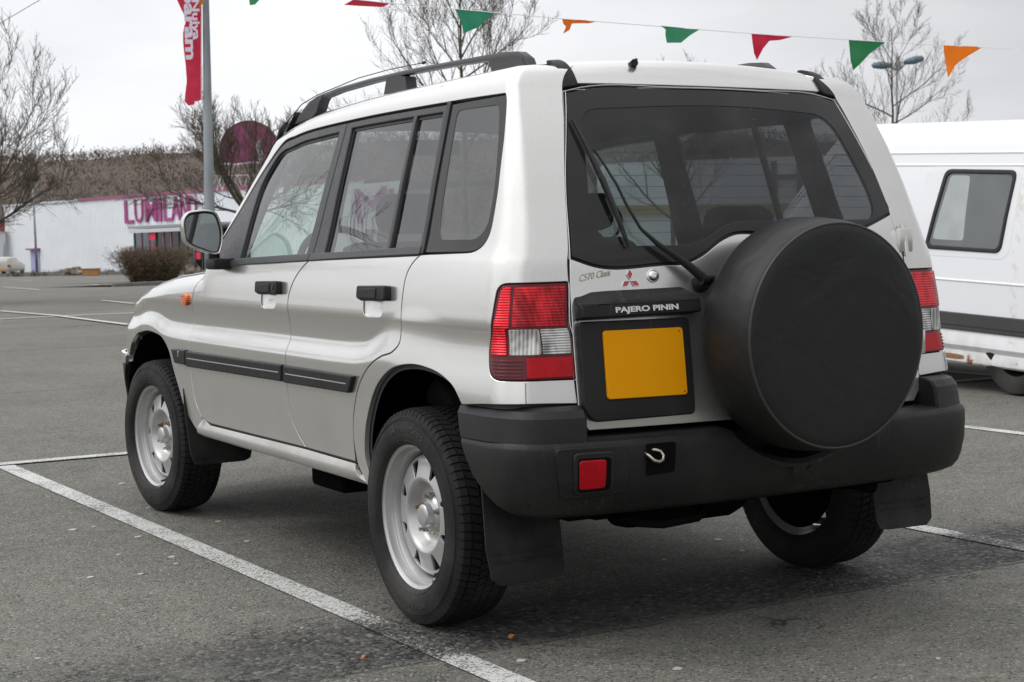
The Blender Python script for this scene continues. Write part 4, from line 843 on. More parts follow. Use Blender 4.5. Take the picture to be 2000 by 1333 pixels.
RFR=[(-.727,1.532,c),(-.35,1.530),(.008,1.527,c),(.058,1.100,c),(-.743,1.077,c)]
RGL=[(-.678,1.506,c),(-.36,1.504),(-.031,1.502,c),(.033,1.118,c),(-.650,1.098,c)]
QW=rq([(.012,1.524),(.569,1.525,.025),(.5405,1.36,.05),(.5385,1.25,.06),(.520,1.104,.13),(.063,1.101)])
QCL=rq([(.070,1.497,.02),(.483,1.494,.03),(.506,1.27,.07),(.490,1.142,.11),(.150,1.143,.04),(.112,1.25,.08)])
ARCHR=[(-.262,.36,c),(-.270,.396),(-.291,.461),(-.276,.537),(-.239,.614),(-.171,.700),(-.084,.752),(.030,.777),(.160,.776),(.275,.757),(.349,.728),(.396,.686,c)]
SIDE=[(-1.713,1.050,c),(-1.668,1.198),(-1.636,1.331),(-1.545,1.475),(-1.46,1.545),(-1.42,1.60),(-1.405,1.634,c),(-.6,1.634),(.60,1.634),(.812,1.634,c),(.812,1.535),(.794,1.292),(.790,1.085),(.796,1.018),(.788,.844),(.805,.695,c),(.661,.700),(.518,.695),(.396,.686,c)]
SIDE+=[p for p in ARCHR[::-1][1:]]
SIDE+=[(-.300,.375,c),(-.355,.44,c),(-.364,.513),(-.345,.605),(-.300,.690),(-.235,.748),(-.137,.792),(-.062,.811),(-.026,.837),(-.020,.879),(-.020,.936),(-.014,.99),(.000,1.045),(.030,1.080),(.058,1.098,c)]
SIDE+=[tuple(QW[i][:2])+((1,) if len(QW[i])>2 else ()) for i in range(len(QW)-2,0,-1)]
SIDE+=[(.008,1.529,c),(-.35,1.532),(-.727,1.534,c),(-.979,1.538),(-1.19,1.541),(-1.325,1.540),(-1.441,1.488),(-1.545,1.402),(-1.612,1.292),(-1.657,1.20),(-1.702,1.050,c)]
LAMP=rq([(.604,1.0195,.026),(.793,1.0205,.006),(.789,.90,0),(.801,.7615,.006),(.556,.7640,.045),(.545,.832,.06),(.574,.90,.10)])
FEN=[(-1.700,1.046,c),(-1.775,1.016),(-1.828,.977),(-1.858,.933),(-1.874,.882),(-1.874,.80),(-1.872,.714),(-1.868,.636),(-1.840,.515),(-1.795,.458),(-1.80,.42,c),(-1.85,.392,c),(-1.898,.412,c),(-1.993,.48),(-2.047,.566),(-2.091,.622),(-2.143,.70),(-2.222,.746),(-2.348,.766),(-2.524,.764),(-2.66,.738),(-2.74,.690),(-2.775,.640,c),(-2.98,.66,c),(-2.94,.78),(-2.84,.875,c),(-2.77,.893),(-2.60,.934),(-2.40,.972),(-2.15,1.000),(-1.9,1.018),(-1.70,1.036,c)]
SILL=[(-1.790,.457,c),(-1.69,.441,c),(-.757,.446,c),(-.366,.443,c),(-.335,.41),(-.300,.376,c),(-.60,.378,c),(-1.4,.379,c),(-1.80,.382,c),(-1.85,.392,c),(-1.82,.425)]
liner=lambda L,d: None
for sg in (False,True):
    k=dict(mirror=sg); RECORD[0]=not sg
    body=panel('body_side',side,SIDE,MAT['paint'],car,holes=[LAMP],gap=.0015,res=.013,bs=.55,**k)
    panel('pillar_lining',offs(side,-.020),[(p_[0]+(.02 if p_[0]>.78 else 0),)+tuple(p_[1:]) for p_ in SIDE],MAT['cabin'],car,holes=[],gap=-.014,depth=0,res=.05,**k)
    panel('front_fender',side,FEN,MAT['paint'],car,res=.013,bs=.55,**k)
    panel('sill',lambda A,B: offs(side,lambda a,b:.014*smoother((.450-b)/.03)-.022*smoother((.408-b)/.035))(A,B),SILL,MAT['paint'],car,gap=.0015,res=.02,**k)
    # doors
    for nm,D,FR,GL,mo,hd in (('front_door',FD,FFR,FGL,[(-1.884,.716),(-.897,.722),(-.900,.664),(-1.890,.655)],-1.050),('rear_door',RD,RFR,RGL,[(-.876,.721),(-.312,.722),(-.352,.666),(-.886,.662)],-.200)):
        cup=rq([(hd-.084,.958,.004),(hd+.052,.962,.004),(hd+.054,.912,.030),(hd-.082,.908,.034)])
        d=panel(nm,side,D,MAT['paint'],car,holes=[cup],gap=.0024,lip=.0012,res=.014,bs=.5,**k)
        dl=dense_loop(D,.02); dl=dl if area(dl)>0 else dl[::-1]
        panel('door_gap_shade',offs(side,-.0020),[tuple(x)+(1,) for x in inset(dl,-.007)],MAT['seal'],d,holes=[[tuple(x)+(1,) for x in inset(dl,.010)]],gap=0,depth=0,res=.03,**k)  # black strip behind the door gaps, stands in for their shadow
        cx0=hd-.015
        def bowl(a,b,cx0=cx0): return -.013*np.clip(1-((a-cx0)/.078)**4,0,1)*np.clip(1-((b-.958)/.052)**2,0,1)-.0030
        panel('handle_cup',offs(side,bowl),cup,MAT['paint'],d,gap=-.0065,depth=0,res=.006,ds=.006,**k)
        pad('door_handle',side,rq([(hd-.092,1.000,.004),(hd+.104,1.004,.010),(hd+.108,.960,.010),(hd-.062,.955,.008),(hd-.094,.962,.010)]),.024,MAT['black'],d,lip=.006,res=.012,**k)
        if nm=='front_door': pad('key_lock',offs(side,.024),rrect(hd+.074,.972,hd+.088,.992,.006),.003,MAT['seal'],d,lip=.001,res=.006,**k)
        pad('handle_flap',offs(side,.022),rq([(hd-.078,.990,.018),(hd+.052,.994,.004),(hd+.054,.964,.004),(hd-.070,.962,.006)]),.006,MAT['black'],d,lip=.003,res=.012,**k)
        fr=panel('window_frame',offs(side,-.004),FR,MAT['trim'],d,holes=[GL],gap=.002,lip=.004,depth=.03,res=.02,**k)
        # rubber run channel just inside the glass edge
        gl=dense_loop(GL,.015); gl=gl if area(gl)>0 else gl[::-1]
        panel('glass_run',offs(side,-.013),[tuple(x)+(1,) for x in inset(gl,-.006)],MAT['seal'],d,holes=[[tuple(x)+(1,) for x in inset(gl,.007)]],gap=0,lip=.001,depth=.004,res=.02,**k)
        panel('window_pane',offs(side,-.016),GL,MAT['glass' if nm=='front_door' else 'tint'],d,gap=-.001,depth=0,res=.05,**k)
        zb=[(D[0][0] if nm=='front_door' else -.743),]
        if nm=='front_door': belt=[(-1.60,1.060),(-1.35,1.080),(-1.0,1.091),(-.745,1.098),(-.742,1.074),(-1.0,1.066),(-1.35,1.056),(-1.60,1.044)]
        else: belt=[(-.738,1.098),(-.4,1.106),(.052,1.121),(.057,1.096),(-.4,1.084),(-.740,1.074)]
        pad('belt_trim',side,[p+(1,) for p in belt],.007,MAT['trim'],d,lip=.003,res=.02,**k)
        pad('side_moulding',side,rquad(mo,.006),.015,MAT['black'],d,lip=.006,res=.016,**k)
        a,b=mo[0],mo[1]; e=.006
        pad('moulding_line',offs(side,.015),[(a[0]+.02,a[1]-.025,1),(b[0]-(.02 if nm=='front_door' else .05),b[1]-.025,1),(b[0]-(.02 if nm=='front_door' else .05),b[1]-.0285,1),(a[0]+.02,a[1]-.0285,1)],.0012,MAT['steel'],d,lip=.0005,res=.03,**k)
        if nm=='rear_door':
            pad('window_divider',offs(side,-.016),[(-.224,1.510,1),(-.204,1.510,1),(-.174,1.104,1),(-.196,1.104,1)],.012,MAT['trim'],d,lip=.004,res=.02,**k)
    pad('fender_moulding',side,rquad([(-2.068,.715),(-1.892,.720),(-1.896,.660),(-2.036,.660)],.006),.015,MAT['black'],car,lip=.006,res=.014,**k)
    pad('moulding_emblem',offs(side,.015),[(-1.975,.712,1),(-1.963,.712,1),(-1.963,.690,1),(-1.975,.690,1)],.002,MAT['chrome'],car,lip=.0006,res=.01,**k)
    pad('side_repeater',side,rquad([(-1.972,.940),(-1.897,.940),(-1.902,.893),(-1.972,.892)],.020),.014,MAT['orange'],car,lip=.007,res=.01,ds=.005,**k)
    # quarter window
    q=panel('quarter_window',offs(side,-.004),QW,MAT['tint'],car,gap=.003,lip=.001,depth=0,res=.03,**k)
    panel('window_border',offs(side,-.0025),QW,MAT['border'],q,holes=[QCL],gap=.003,lip=.0015,depth=.004,res=.02,**k)
    pad('pillar_seal',side,[(-.003,1.529,1),(.020,1.529,1),(.072,1.099,1),(.048,1.099,1)],.003,MAT['seal'],q,lip=.002,res=.02,**k)
    pad('panel_seam',side,[(.6605,.757,1),(.6625,.757,1),(.6630,.703,1),(.6610,.703,1)],.0003,MAT['seal'],body,lip=.0001,res=.02,ds=.01,**k)
    # tail lamp
    tl=panel('tail_lamp',offs(side,-.001),LAMP,MAT['reddark'],car,gap=.0015,lip=.003,depth=.02,res=.015,**k)
    U=offs(side,.0025); kk=dict(gap=0,lip=.002,depth=.004,res=.012,mirror=sg)
    panel('side_red_lens',U,rq([(.614,1.010,.014),(.640,1.012,.004),(.627,.902,.003),(.615,.900,.003),(.611,.828,.003),(.557,.826,.006),(.560,.856,.02),(.586,.91,.05)]),MAT['redrib'],tl,**kk)
    panel('brake_lens',U,rquad([(.646,1.010),(.783,1.011),(.779,.904),(.634,.905)],.006),MAT['red'],tl,**kk)
    panel('reversing_lens',U,rquad([(.622,.898),(.700,.898),(.700,.829),(.618,.829)],.006),MAT['clear2'],tl,**kk)
    panel('indicator_lens',U,rquad([(.703,.898),(.783,.898),(.783,.829),(.703,.829)],.006),MAT['clear'],tl,**kk)
    panel('rear_fog_lens',U,rquad([(.660,.822),(.788,.822),(.791,.768),(.664,.768)],.004),MAT['redflat'],tl,**kk)
    for i in range(5):
        z=.814-.0096*i; panel('lamp_rib',U,[(.562+.003*i,z+.0024,1),(.654,z+.0024,1),(.654,z-.0024,1),(.562+.003*i,z-.0024,1)],MAT['reddark'],tl,gap=0,lip=.001,depth=.004,res=.02,mirror=sg)
assert not REC
# ------------------------------------------------------------------ roof, tailgate, rear window
def header(x,v):
    x=np.asarray(x,float); v=np.asarray(v,float)
    A=tail(x,1.566+.006*(1-(x/.5)**2)); yy=-.262+0*x; B=roofmap(x,yy)
    Cc=np.stack([x,A[:,1]+.040,B[:,2]+.002],-1); v=v[:,None]
    return A*(1-v)**2+Cc*2*v*(1-v)+B*v*v
H=[(-.447,.03,c),(-.447,1,c),(.447,1,c),(.447,.03,c),(.2,.0),(-.2,0)]
def HS(a,b): return header(a,b/.12)
panel('roof_end',HS,[(x,v*.12)+((1,) if len(r) else ()) for x,v,*r in H],MAT['paint'],car,gap=.001,res=.02,sign=-1 if False else 1)
for s in (-1,1):
    pad('roof_seal_strip',HS,[(s*.447,-.004,1),(s*.447,.118,1),(s*.478,.118,1),(s*.502,-.010,1)],.0095,MAT['black'],car,lip=.003,res=.015)
def RM(a,b): return roofmap(a,b)
panel('roof_panel',RM,[(-.575,-.262,c),(.575,-.262,c),(.572,.9,),(.55,1.40,c),(-.55,1.40,c),(-.572,.9)],MAT['paint'],car,gap=0,res=.06)
panel('header_lining',offs(HS,-.018),[(-.50,.0,c),(.50,.0,c),(.50,.12,c),(-.50,.12,c)],MAT['cabin'],car,gap=0,depth=0,res=.05)
panel('headliner',offs(RM,-.026),[(-.57,-.268,c),(.57,-.268,c),(.56,1.42,c),(-.56,1.42,c)],MAT['cabin'],car,gap=0,depth=0,res=.2)
TG=[(-.491,1.556,c),(-.575,1.27),(-.598,1.12),(-.606,1.05),(-.610,1.0),(-.618,.82),(-.620,.66,c),(-.590,.62,c),(.590,.62,c),(.620,.66,c),(.618,.82),(.610,1.0),(.606,1.05),(.598,1.12),(.575,1.27),(.491,1.556,c),(.2,1.568),(-.2,1.568)]
GLS=[(-.494,1.545,c),(-.45,1.555),(-.135,1.564),(.164,1.563),(.44,1.556),(.494,1.545,c),(.525,1.44),(.560,1.32),(.590,1.21,c),(.583,1.190,c),(.40,1.140),(.026,1.139),(-.073,1.139),(-.112,1.126),(-.20,1.078),(-.247,1.062),(-.32,1.060),(-.532,1.061),(-.599,1.085,c),(-.578,1.24)]
GLC=rq([(-.462,1.490,.05),(0,1.512,.3),(.425,1.490,.07),(.510,1.235,.08),(.495,1.180,.03),(-.085,1.181,.06),(-.20,1.116,.07),(-.475,1.119,.06),(-.517,1.185,.05)])
tg=panel('tailgate',tail,TG,MAT['paint'],car,holes=[GLS],gap=.0026,res=.018)
panel('glass_seal',offs(tail,-.006),TG[:1]+[(-.57,1.27),(-.606,1.07,c),(-.52,1.05,c),(-.24,1.05),(-.1,1.11),(.4,1.12),(.61,1.18,c),(.575,1.27),(.491,1.556,c)],MAT['seal'],tg,holes=[GLC],gap=.002,depth=0,res=.05)
panel('window_pane',offs(tail,.001),GLS,MAT['tintrear'],tg,gap=.005,lip=.001,depth=0,res=.05)
panel('window_border',offs(tail,.0025),GLS,MAT['border'],tg,holes=[GLC],gap=.005,lip=.0015,depth=.004,res=.03)
mb=MB()
for i in range(11):
    z=1.15+.032*i; x1=.47 if z>1.19 else -.2; pts=[tuple(q) for q in offs(tail,-.004)(np.linspace(-.47,x1 if x1<0 else .505-.25*max(0,z-1.25),8),np.full(8,z))]; mb.tube(pts,.0007,3,False)
mb.build('defroster_lines',simple('defroster_copper',(.20,.09,.05),.5),tg,kind='stuff')
# door edge seams are gaps; strip under the tailgate
mb=MB(); mb.box((-.62,-.60,.58),(.62,-.50,.70)); mb.build('tail_sill',MAT['under'],car)
# number plate garnish and holder
def garn_d(a,b):
    top=np.clip((b-.962)/.034,0,1); return .052-.040*smoother(top)+.0*a
gar=panel('plate_garnish',offs(tail,lambda a,b: .050-.036*smoother(np.clip((b-.957)/.040,0,1))-.030*smoother(np.clip((-.50-a)/.10,0,1))*smoother(np.clip((b-.945)/.02,0,1))),rquad([(-.600,.993),(-.275,.998),(-.245,.966),(-.242,.922),(-.604,.916)],.008),MAT['black'],tg,gap=0,lip=.005,depth=.045,res=.010)
pad('garnish_groove',offs(tail,.0505),[(-.602,.9535,1),(-.247,.9575,1),(-.247,.955,1),(-.602,.951,1)],.0008,MAT['seal'],tg,lip=.0003,res=.03)
panel('plate_housing',offs(tail,lambda a,b:.026+0*a),rquad([(-.606,.911),(-.272,.911),(-.277,.650),(-.585,.646),(-.612,.682)],.014),MAT['black'],tg,gap=0,lip=.005,depth=.022,res=.016)
pad('number_plate',offs(tail,.027),rquad([(-.540,.884),(-.300,.884),(-.303,.702),(-.545,.702)],.010),.006,MAT['plate'],tg,lip=.002,res=.02,ds=.01)
for x,z,r in ((-.3125,.874,.0018),(-.312,.711,.002)): 
    pad('plate_dot',offs(tail,.0335),rrect(x-r,z-r,x+r,z+r,r*.8),.0006,MAT['seal'],tg,lip=.0002,res=.01,ds=.002)
def on_tail(name,me,x,z,ang,mat,off,parent,scale=1):
    o=link(name,me,mat,parent); T=offs(tail,off)(np.array([x]),np.array([z]))[0]; a=offs(tail,off)(np.array([x+.01]),np.array([z]))[0]; b=offs(tail,off)(np.array([x]),np.array([z+.01]))[0]
    ex=Vector(a-T).normalized(); ey=Vector(b-T).normalized(); e1=ex*math.cos(ang)+ey*math.sin(ang); e2=-ex*math.sin(ang)+ey*math.cos(ang)
    frame(o,T,e1,e2); o.scale=(scale,)*3; return o
on_tail('model_lettering',text_mesh('PAJERO PININ',.0200,.0006,off=.0007,sx=1.55,res=4),-.5075,.9285,R(1.0),MAT['white'],.0517,tg)
on_tail('badge_script',text_mesh('C570 Class',.026,.001,off=.0002,sx=.80,shear=.45),-.581,1.020,R(9),MAT['nut'],.001,tg)
# three diamond emblem
em=MB(); er=MB()
for a0 in (90,210,330):
    d=Vector((math.cos(R(a0)),math.sin(R(a0)))); n=Vector((-d.y,d.x)); L=.030; W=.0087*1.0
    for m_,s_,h0,h1 in ((em,1.0,0,.0035),(er,.84,.0035,.0043)):
        cc_=d*(.5*L+.001); q=[cc_-d*L/2*s_,cc_+n*W*s_,cc_+d*L/2*s_,cc_-n*W*s_]
        m_.prism([(v.x,v.y) for v in q],h1,lambda a,b,h,h0=h0:(a,b,h if h else h0-.003))
for m_,nm,mt in ((em,'emblem',MAT['chrome']),(er,'emblem_inlay',MAT['emred'])):
    me=m_.build(nm+'_tmp',mt).data; bpy.data.objects.remove(bpy.data.objects[nm+'_tmp']); on_tail(nm,me,-.430,1.019,0,mt,.001,tg,1.05)
lk=MB().lathe([(-.004,.0001),(-.004,.019),(.002,.019),(.003,.017),(.003,.0155),(.006,.0145),(.0105,.010),(.0115,.0055),(.0095,.005),(.0095,.0001)],28,'z').build('lock_tmp',MAT['chrome'],None,angle=30).data; bpy.data.objects.remove(bpy.data.objects['lock_tmp'])
on_tail('tailgate_lock',lk,-.358,1.030,0,MAT['chrome'],.001,tg)
# hinges on the right
for zc in (1.11,.80):
    T=tail(np.array([.612]),np.array([zc]))[0]; mb=MB(); mb.tube([(T[0]+.004,T[1]-.014,zc-.048),(T[0]+.004-.004,T[1]-.014+.012,zc+.048)],.010,12); mb.box((T[0]-.022,T[1]-.016,zc-.036),(T[0]+.03,T[1]+.006,zc+.036),.003)
    mb.build('tailgate_hinge',MAT['paint'],tg,angle=40)
# rear wiper: arm, blade, pivot
T_=offs(tail,.0)
def tp(x,z,o): return tuple(offs(tail,o)(np.array([x]),np.array([z]))[0])
MB().tube([tp(-.211,1.004,-.004),tp(-.211,1.004,.020),tp(-.211,1.004,.038)],[.026,.024,.017],20).tube([tp(-.190,1.013,.036),tp(-.232,1.010,.040)],[.014,.016],14).build('wiper_pivot',MAT['black'],tg,angle=40)
arm=[tp(-.215,1.009,.040),tp(-.262,1.048,.040),tp(-.305,1.080,.034),tp(-.345,1.108,.030),tp(-.390,1.150,.030),tp(-.416,1.215,.028),tp(-.430,1.273,.024),tp(-.452,1.33,.022),tp(-.470,1.372,.020)]
MB().tube(arm,[.0145,.0125,.0095,.0075,.0045,.004,.0038,.0035,.003],10).build('wiper_arm',MAT['black'],tg,angle=50)
bl=[tp(-.508+.078*t,1.462-.355*t,.012) for t in np.linspace(0,1,9)]; bl2=[tp(-.506+.078*t,1.459-.350*t,.020+.006*math.sin(math.pi*t)) for t in np.linspace(0,1,9)]
MB().tube(bl,.0035,6).tube(bl2,[.003,.004,.005,.006,.007,.006,.005,.004,.003],6).tube([tp(-.470,1.30,.012),tp(-.466,1.29,.026),tp(-.455,1.25,.016)],.006,6).build('wiper_blade',MAT['seal'],tg,angle=50)
# washer nozzle on the roof end
hp=header(np.array([-.235]),np.array([.55]))[0]
MB().tube([(hp[0],hp[1]+.01,hp[2]-.01),(hp[0]-.004,hp[1]-.022,hp[2]+.002),(hp[0]-.012,hp[1]-.030,hp[2]+.001)],[.014,.011,.010],12).tube([(hp[0],hp[1]-.006,hp[2]),(hp[0]+.014,hp[1]-.006,hp[2]+.014)],[.010,.004],10).build('washer_nozzle',MAT['black'],car,angle=50)
# ------------------------------------------------------------------ spare wheel with cover
cx,cz=.052,.858
sp=MB().lathe([(-.675,.20),(-.682,.28),(-.700,.314),(-.730,.326),(-.80,.325),(-.862,.319),(-.888,.312),(-.898,.306),(-.902,.300),(-.9055,.283),(-.908,.24),(-.910,.15),(-.911,.05),(-.911,.0005)],96,'y',(cx,0,cz)).build('spare_wheel_cover',MAT['cover'],car,angle=60)
MB().tube([(cx+.3065*math.cos(t),-.8965,cz+.3065*math.sin(t)) for t in np.linspace(0,2*math.pi,97)],.0045,8,False).build('cover_piping',MAT['piping'],sp,angle=60)
MB().lathe([(-.56,.08),(-.70,.08),(-.70,.0005)],16,'y',(cx,0,cz)).build('spare_bracket',MAT['under'],car)
# ------------------------------------------------------------------ rear bumper
bp=[(0,-.742),(.2,-.739),(.40,-.729),(.58,-.710),(.70,-.684),(.778,-.648),(.816,-.590),(.830,-.52),(.836,-.45),(.840,-.34)]
bx=np.array([p_[0] for p_ in bp]); by=np.array([p_[1] for p_ in bp]); tt=np.concatenate([[0],np.cumsum(np.hypot(np.diff(bx),np.diff(by)))]); ts=np.linspace(0,tt[-1],60)
fx,fy=pch(tt,bx),pch(tt,by)
def bpt(s,o,z):
    sg=np.sign(s) if s!=0 else 1; a=abs(s); x=float(fx(a)); y=float(fy(a)); e=1e-3; dx=float(fx(a+e)-fx(a-e)); dy=float(fy(a+e)-fy(a-e)); L=math.hypot(dx,dy)
    nx,ny=-dy/L*-1,dx/L*-1   # outward: away from the car centre
    return (sg*(x+nx*o),y+ny*o,z)
SM=pch([.36,.40,.44,.50,.60,.70],[.87,.895,.955,1.020,1.085,1.130])
prof=[(-.13,.612),(-.020,.606),(-.006,.600),(.001,.590),(.003,.582),(.003,.55),(.001,.50),(-.008,.455),(-.018,.428),(-.035,.408),(-.065,.395),(-.13,.385),(-.25,.380)]
NB=121; rows=[]
us=np.linspace(-1,1,NB); ex=[]
nc=.238/1.085
us=np.sort(np.concatenate([us,[(cx-.236)/1.085,(cx+.236)/1.085]]))
for u in us:
    row=[]
    s6=u*1.085; xx=bpt(s6,0,0)[0]; dxn=abs(xx-cx); zt=.605
    if dxn<.348: zt=min(.605,cz-math.sqrt(.348**2-dxn**2))
    for o,z in prof:
        drop=.605-zt
        if z>zt-.012 or z>=.597: z2=z-drop if z>=.597 else min(z,zt-.014-(.597-z)*.3)
        else: z2=z
        sm=float(SM(z2)); s=u*sm
        lift=0
        row.append(bpt(s,o,z2+float(lift)))
    rows.append(row)
V=[p_ for r in rows for p_ in r]; n_=len(prof); Fc=[(i*n_+j,(i+1)*n_+j,(i+1)*n_+j+1,i*n_+j+1) for i in range(len(rows)-1) for j in range(n_-1)]
mb=MB(); mb.add(V,Fc); bumper=mb.build('rear_bumper',MAT['bumper'],car,angle=24)
# upper corner blocks
for sg in (-1,1):
    pr=[(-.10,.600),(-.10,.694),(-.060,.692),(-.036,.683),(-.022,.664),(-.017,.635),(-.012,.600)]; rows=[]
    for q_ in np.concatenate([[0,.008,.02],np.linspace(.04,1,26)]):
        e=.05 if q_==0 else .008 if q_<.01 else 0
        rows.append([bpt(sg*(.628+(float(SM(z))-.628)*float(q_)),o-(e if i>1 else 0)+(.012*float(smoother((q_-.35)/.4)) if i>2 else 0),z-(e*.2 if i in (1,2,3) else 0)) for i,(o,z) in enumerate(pr)])
    V=[p_ for r in rows for p_ in r]; m_=len(pr); Fc=[(i*m_+j,(i+1)*m_+j,(i+1)*m_+j+1,i*m_+j+1) for i in range(len(rows)-1) for j in range(m_-1)]+[tuple(range(m_)),tuple((len(rows)-1)*m_+j for j in range(m_))]
    MB().add(V,Fc).build('bumper_corner',MAT['bumper'],bumper,angle=24)
    if sg>0: continue
    # fog lamp and tow point, recess shade painted as flat black panels
    def bf(a,b,sg=sg):
        a=np.atleast_1d(np.asarray(a,float)); b=np.atleast_1d(np.asarray(b,float)); P=np.array([bpt(float(x),float(np.interp(z,[.40,.455,.50,.55,.585],[-.035,-.008,.001,.003,.002])),float(z)) for x,z in zip(a,b)]); return P
    S=sg*.635; si=-1
    def BF(a,b): return bf(a,b)
    pad('fog_lamp_frame',BF,rquad([(S-.098,.590),(S+.11,.590),(S+.11,.458),(S-.085,.452)] ,.02),.006,MAT['bumper'],bumper,lip=.005,res=.015,sign=1,ds=.008)
    pad('fog_lamp_surround',BF,rquad([(S-.052,.577),(S+.070,.577),(S+.066,.465),(S-.050,.463)],.02),.013,MAT['bumper'],bumper,lip=.006,res=.015,ds=.008)
    panel('fog_recess_shade',offs(BF,.0135),rquad([(S-.040,.562),(S+.054,.562),(S+.052,.474),(S-.040,.472)],.012),MAT['under'],bumper,gap=0,lip=.001,depth=0,res=.02,ds=.008)  # no hole here: flat black sheet painted as the recess shade
    pad('fog_lamp',offs(BF,.008),rquad([(S-.036,.556),(S+.040,.556),(S+.038,.482),(S-.036,.480)],.010),.007,MAT['redflat'],bumper,lip=.003,res=.012,ds=.006)
    S=sg*.425
    panel('tow_recess_shade',offs(BF,.004),rquad([(S-.048,.588),(S+.046,.588),(S+.040,.505),(S-.048,.500)],.008),MAT['under'],bumper,gap=0,lip=.001,depth=0,res=.02,ds=.01)  # flat black sheet on the bumper face, painted as a shaded hollow
    q0=bpt(S,.0,.545)
MB().tube([(-.474,-.715,.565),(-.472,-.742,.556),(-.464,-.752,.545),(-.450,-.756,.540),(-.436,-.753,.544),(-.430,-.748,.555),(-.436,-.742,.566),(-.448,-.738,.570),(-.458,-.720,.570)],.0042,8).build('tow_eye',MAT['nut'],bumper,smooth=True)
# ------------------------------------------------------------------ front end
def FS(a,b):
    P=side(a,b); P[:,1]+=.10*smoother((-np.asarray(a)-2.72)/.18)*smoother((.72-np.asarray(b))/.06); return P
for sg in (False,True):
    k=dict(mirror=sg); RECORD[0]=not sg
    panel('front_bumper',FS,[(-2.80,.60,c),(-2.83,.52),(-2.82,.46),(-2.90,.40,c),(-3.3,.34),(-3.74,.34,c),(-3.74,.60,c)],MAT['bumper'],car,res=.03,gap=0,**k)
    panel('bumper_upper',offs(FS,.004),[(-2.79,.604,c),(-2.785,.655,c),(-2.98,.662),(-3.74,.665,c),(-3.74,.604,c)],MAT['paint'],car,res=.03,**k)
    panel('headlamp',offs(side,.003),rquad([(-2.99,.675),(-2.93,.78),(-2.88,.845),(-3.05,.858),(-3.36,.86),(-3.36,.68)],.02),MAT['clear'],car,res=.02,**k)
    panel('grille',side,[(-3.38,.672,c),(-3.38,.86,c),(-3.74,.868,c),(-3.74,.672,c)],MAT['black'],car,res=.04,gap=0,**k)
    for i in range(4): pad('grille_bar',offs(side,.004),[(-3.40,.70+.04*i,1),(-3.74,.70+.04*i,1),(-3.74,.712+.04*i,1),(-3.40,.712+.04*i,1)],.008,MAT['chrome'],car,lip=.002,res=.04,**k)
assert not REC
def hood(x,y):
    ft=fender_top(y); w,_=side_yz(y,np.minimum(ft-.001,1.06)); xe=np.maximum(w,.2); q=np.clip(np.abs(x)/xe,0,1)
    nose=-.09*np.clip((y-2.72)/.26,0,1)**2*0
    return np.stack([x,y,ft+.004+.045*(1-q**2)+nose],-1)
def xe(y): 
    y=np.array([y]); w,_=side_yz(y,fender_top(y)-.001); return float(w[0])
ys=[1.72,1.9,2.1,2.3,2.5,2.7,2.84]
HO=[(-xe(y),y)+((1,) if y in (1.72,2.84) else ()) for y in ys]+[(-.3,2.90),(.3,2.90)]+[(xe(y),y)+((1,) if y in (1.72,2.84) else ()) for y in ys[::-1]]
panel('hood',hood,HO,MAT['paint'],car,gap=.001,res=.04)
panel('nose_panel',lambda a,b: np.stack([a,2.86+.10*b-.09*(np.abs(a)/.7)**4*0,.93-.075*b-.02*(a/.6)**2],-1),[(-.60,0,c),(.60,0,c),(.56,1,c),(-.56,1,c)],MAT['paint'],car,gap=0,res=.1)
def ws(x,v):
    w=.56+.12*(1-v); q=x/w; y0=1.79*(1-v)+1.40*v; z0=1.035*(1-v)+1.60*v
    return np.stack([x,y0+.10*(1-q*q)*(1-.5*v)-.02,z0+.012*np.sin(np.pi*v)],-1)
panel('windscreen',ws,[(-.66,.02,c),(.66,.02,c),(.55,1.0,c),(-.55,1.0,c)],MAT['glass'],car,gap=0,depth=0,res=.08)
panel('windscreen_border',offs(ws,.002,-1),[(-.70,-.02,c),(.70,-.02,c),(.575,1.03,c),(-.575,1.03,c)],MAT['border'],car,holes=[[(-.62,.07,c),(.62,.07,c),(.52,.94,c),(-.52,.94,c)]],gap=0,depth=0,res=.06)
MB().box((-.66,1.74,.96),(.66,1.96,1.045),.02).build('cowl',MAT['black'],car)
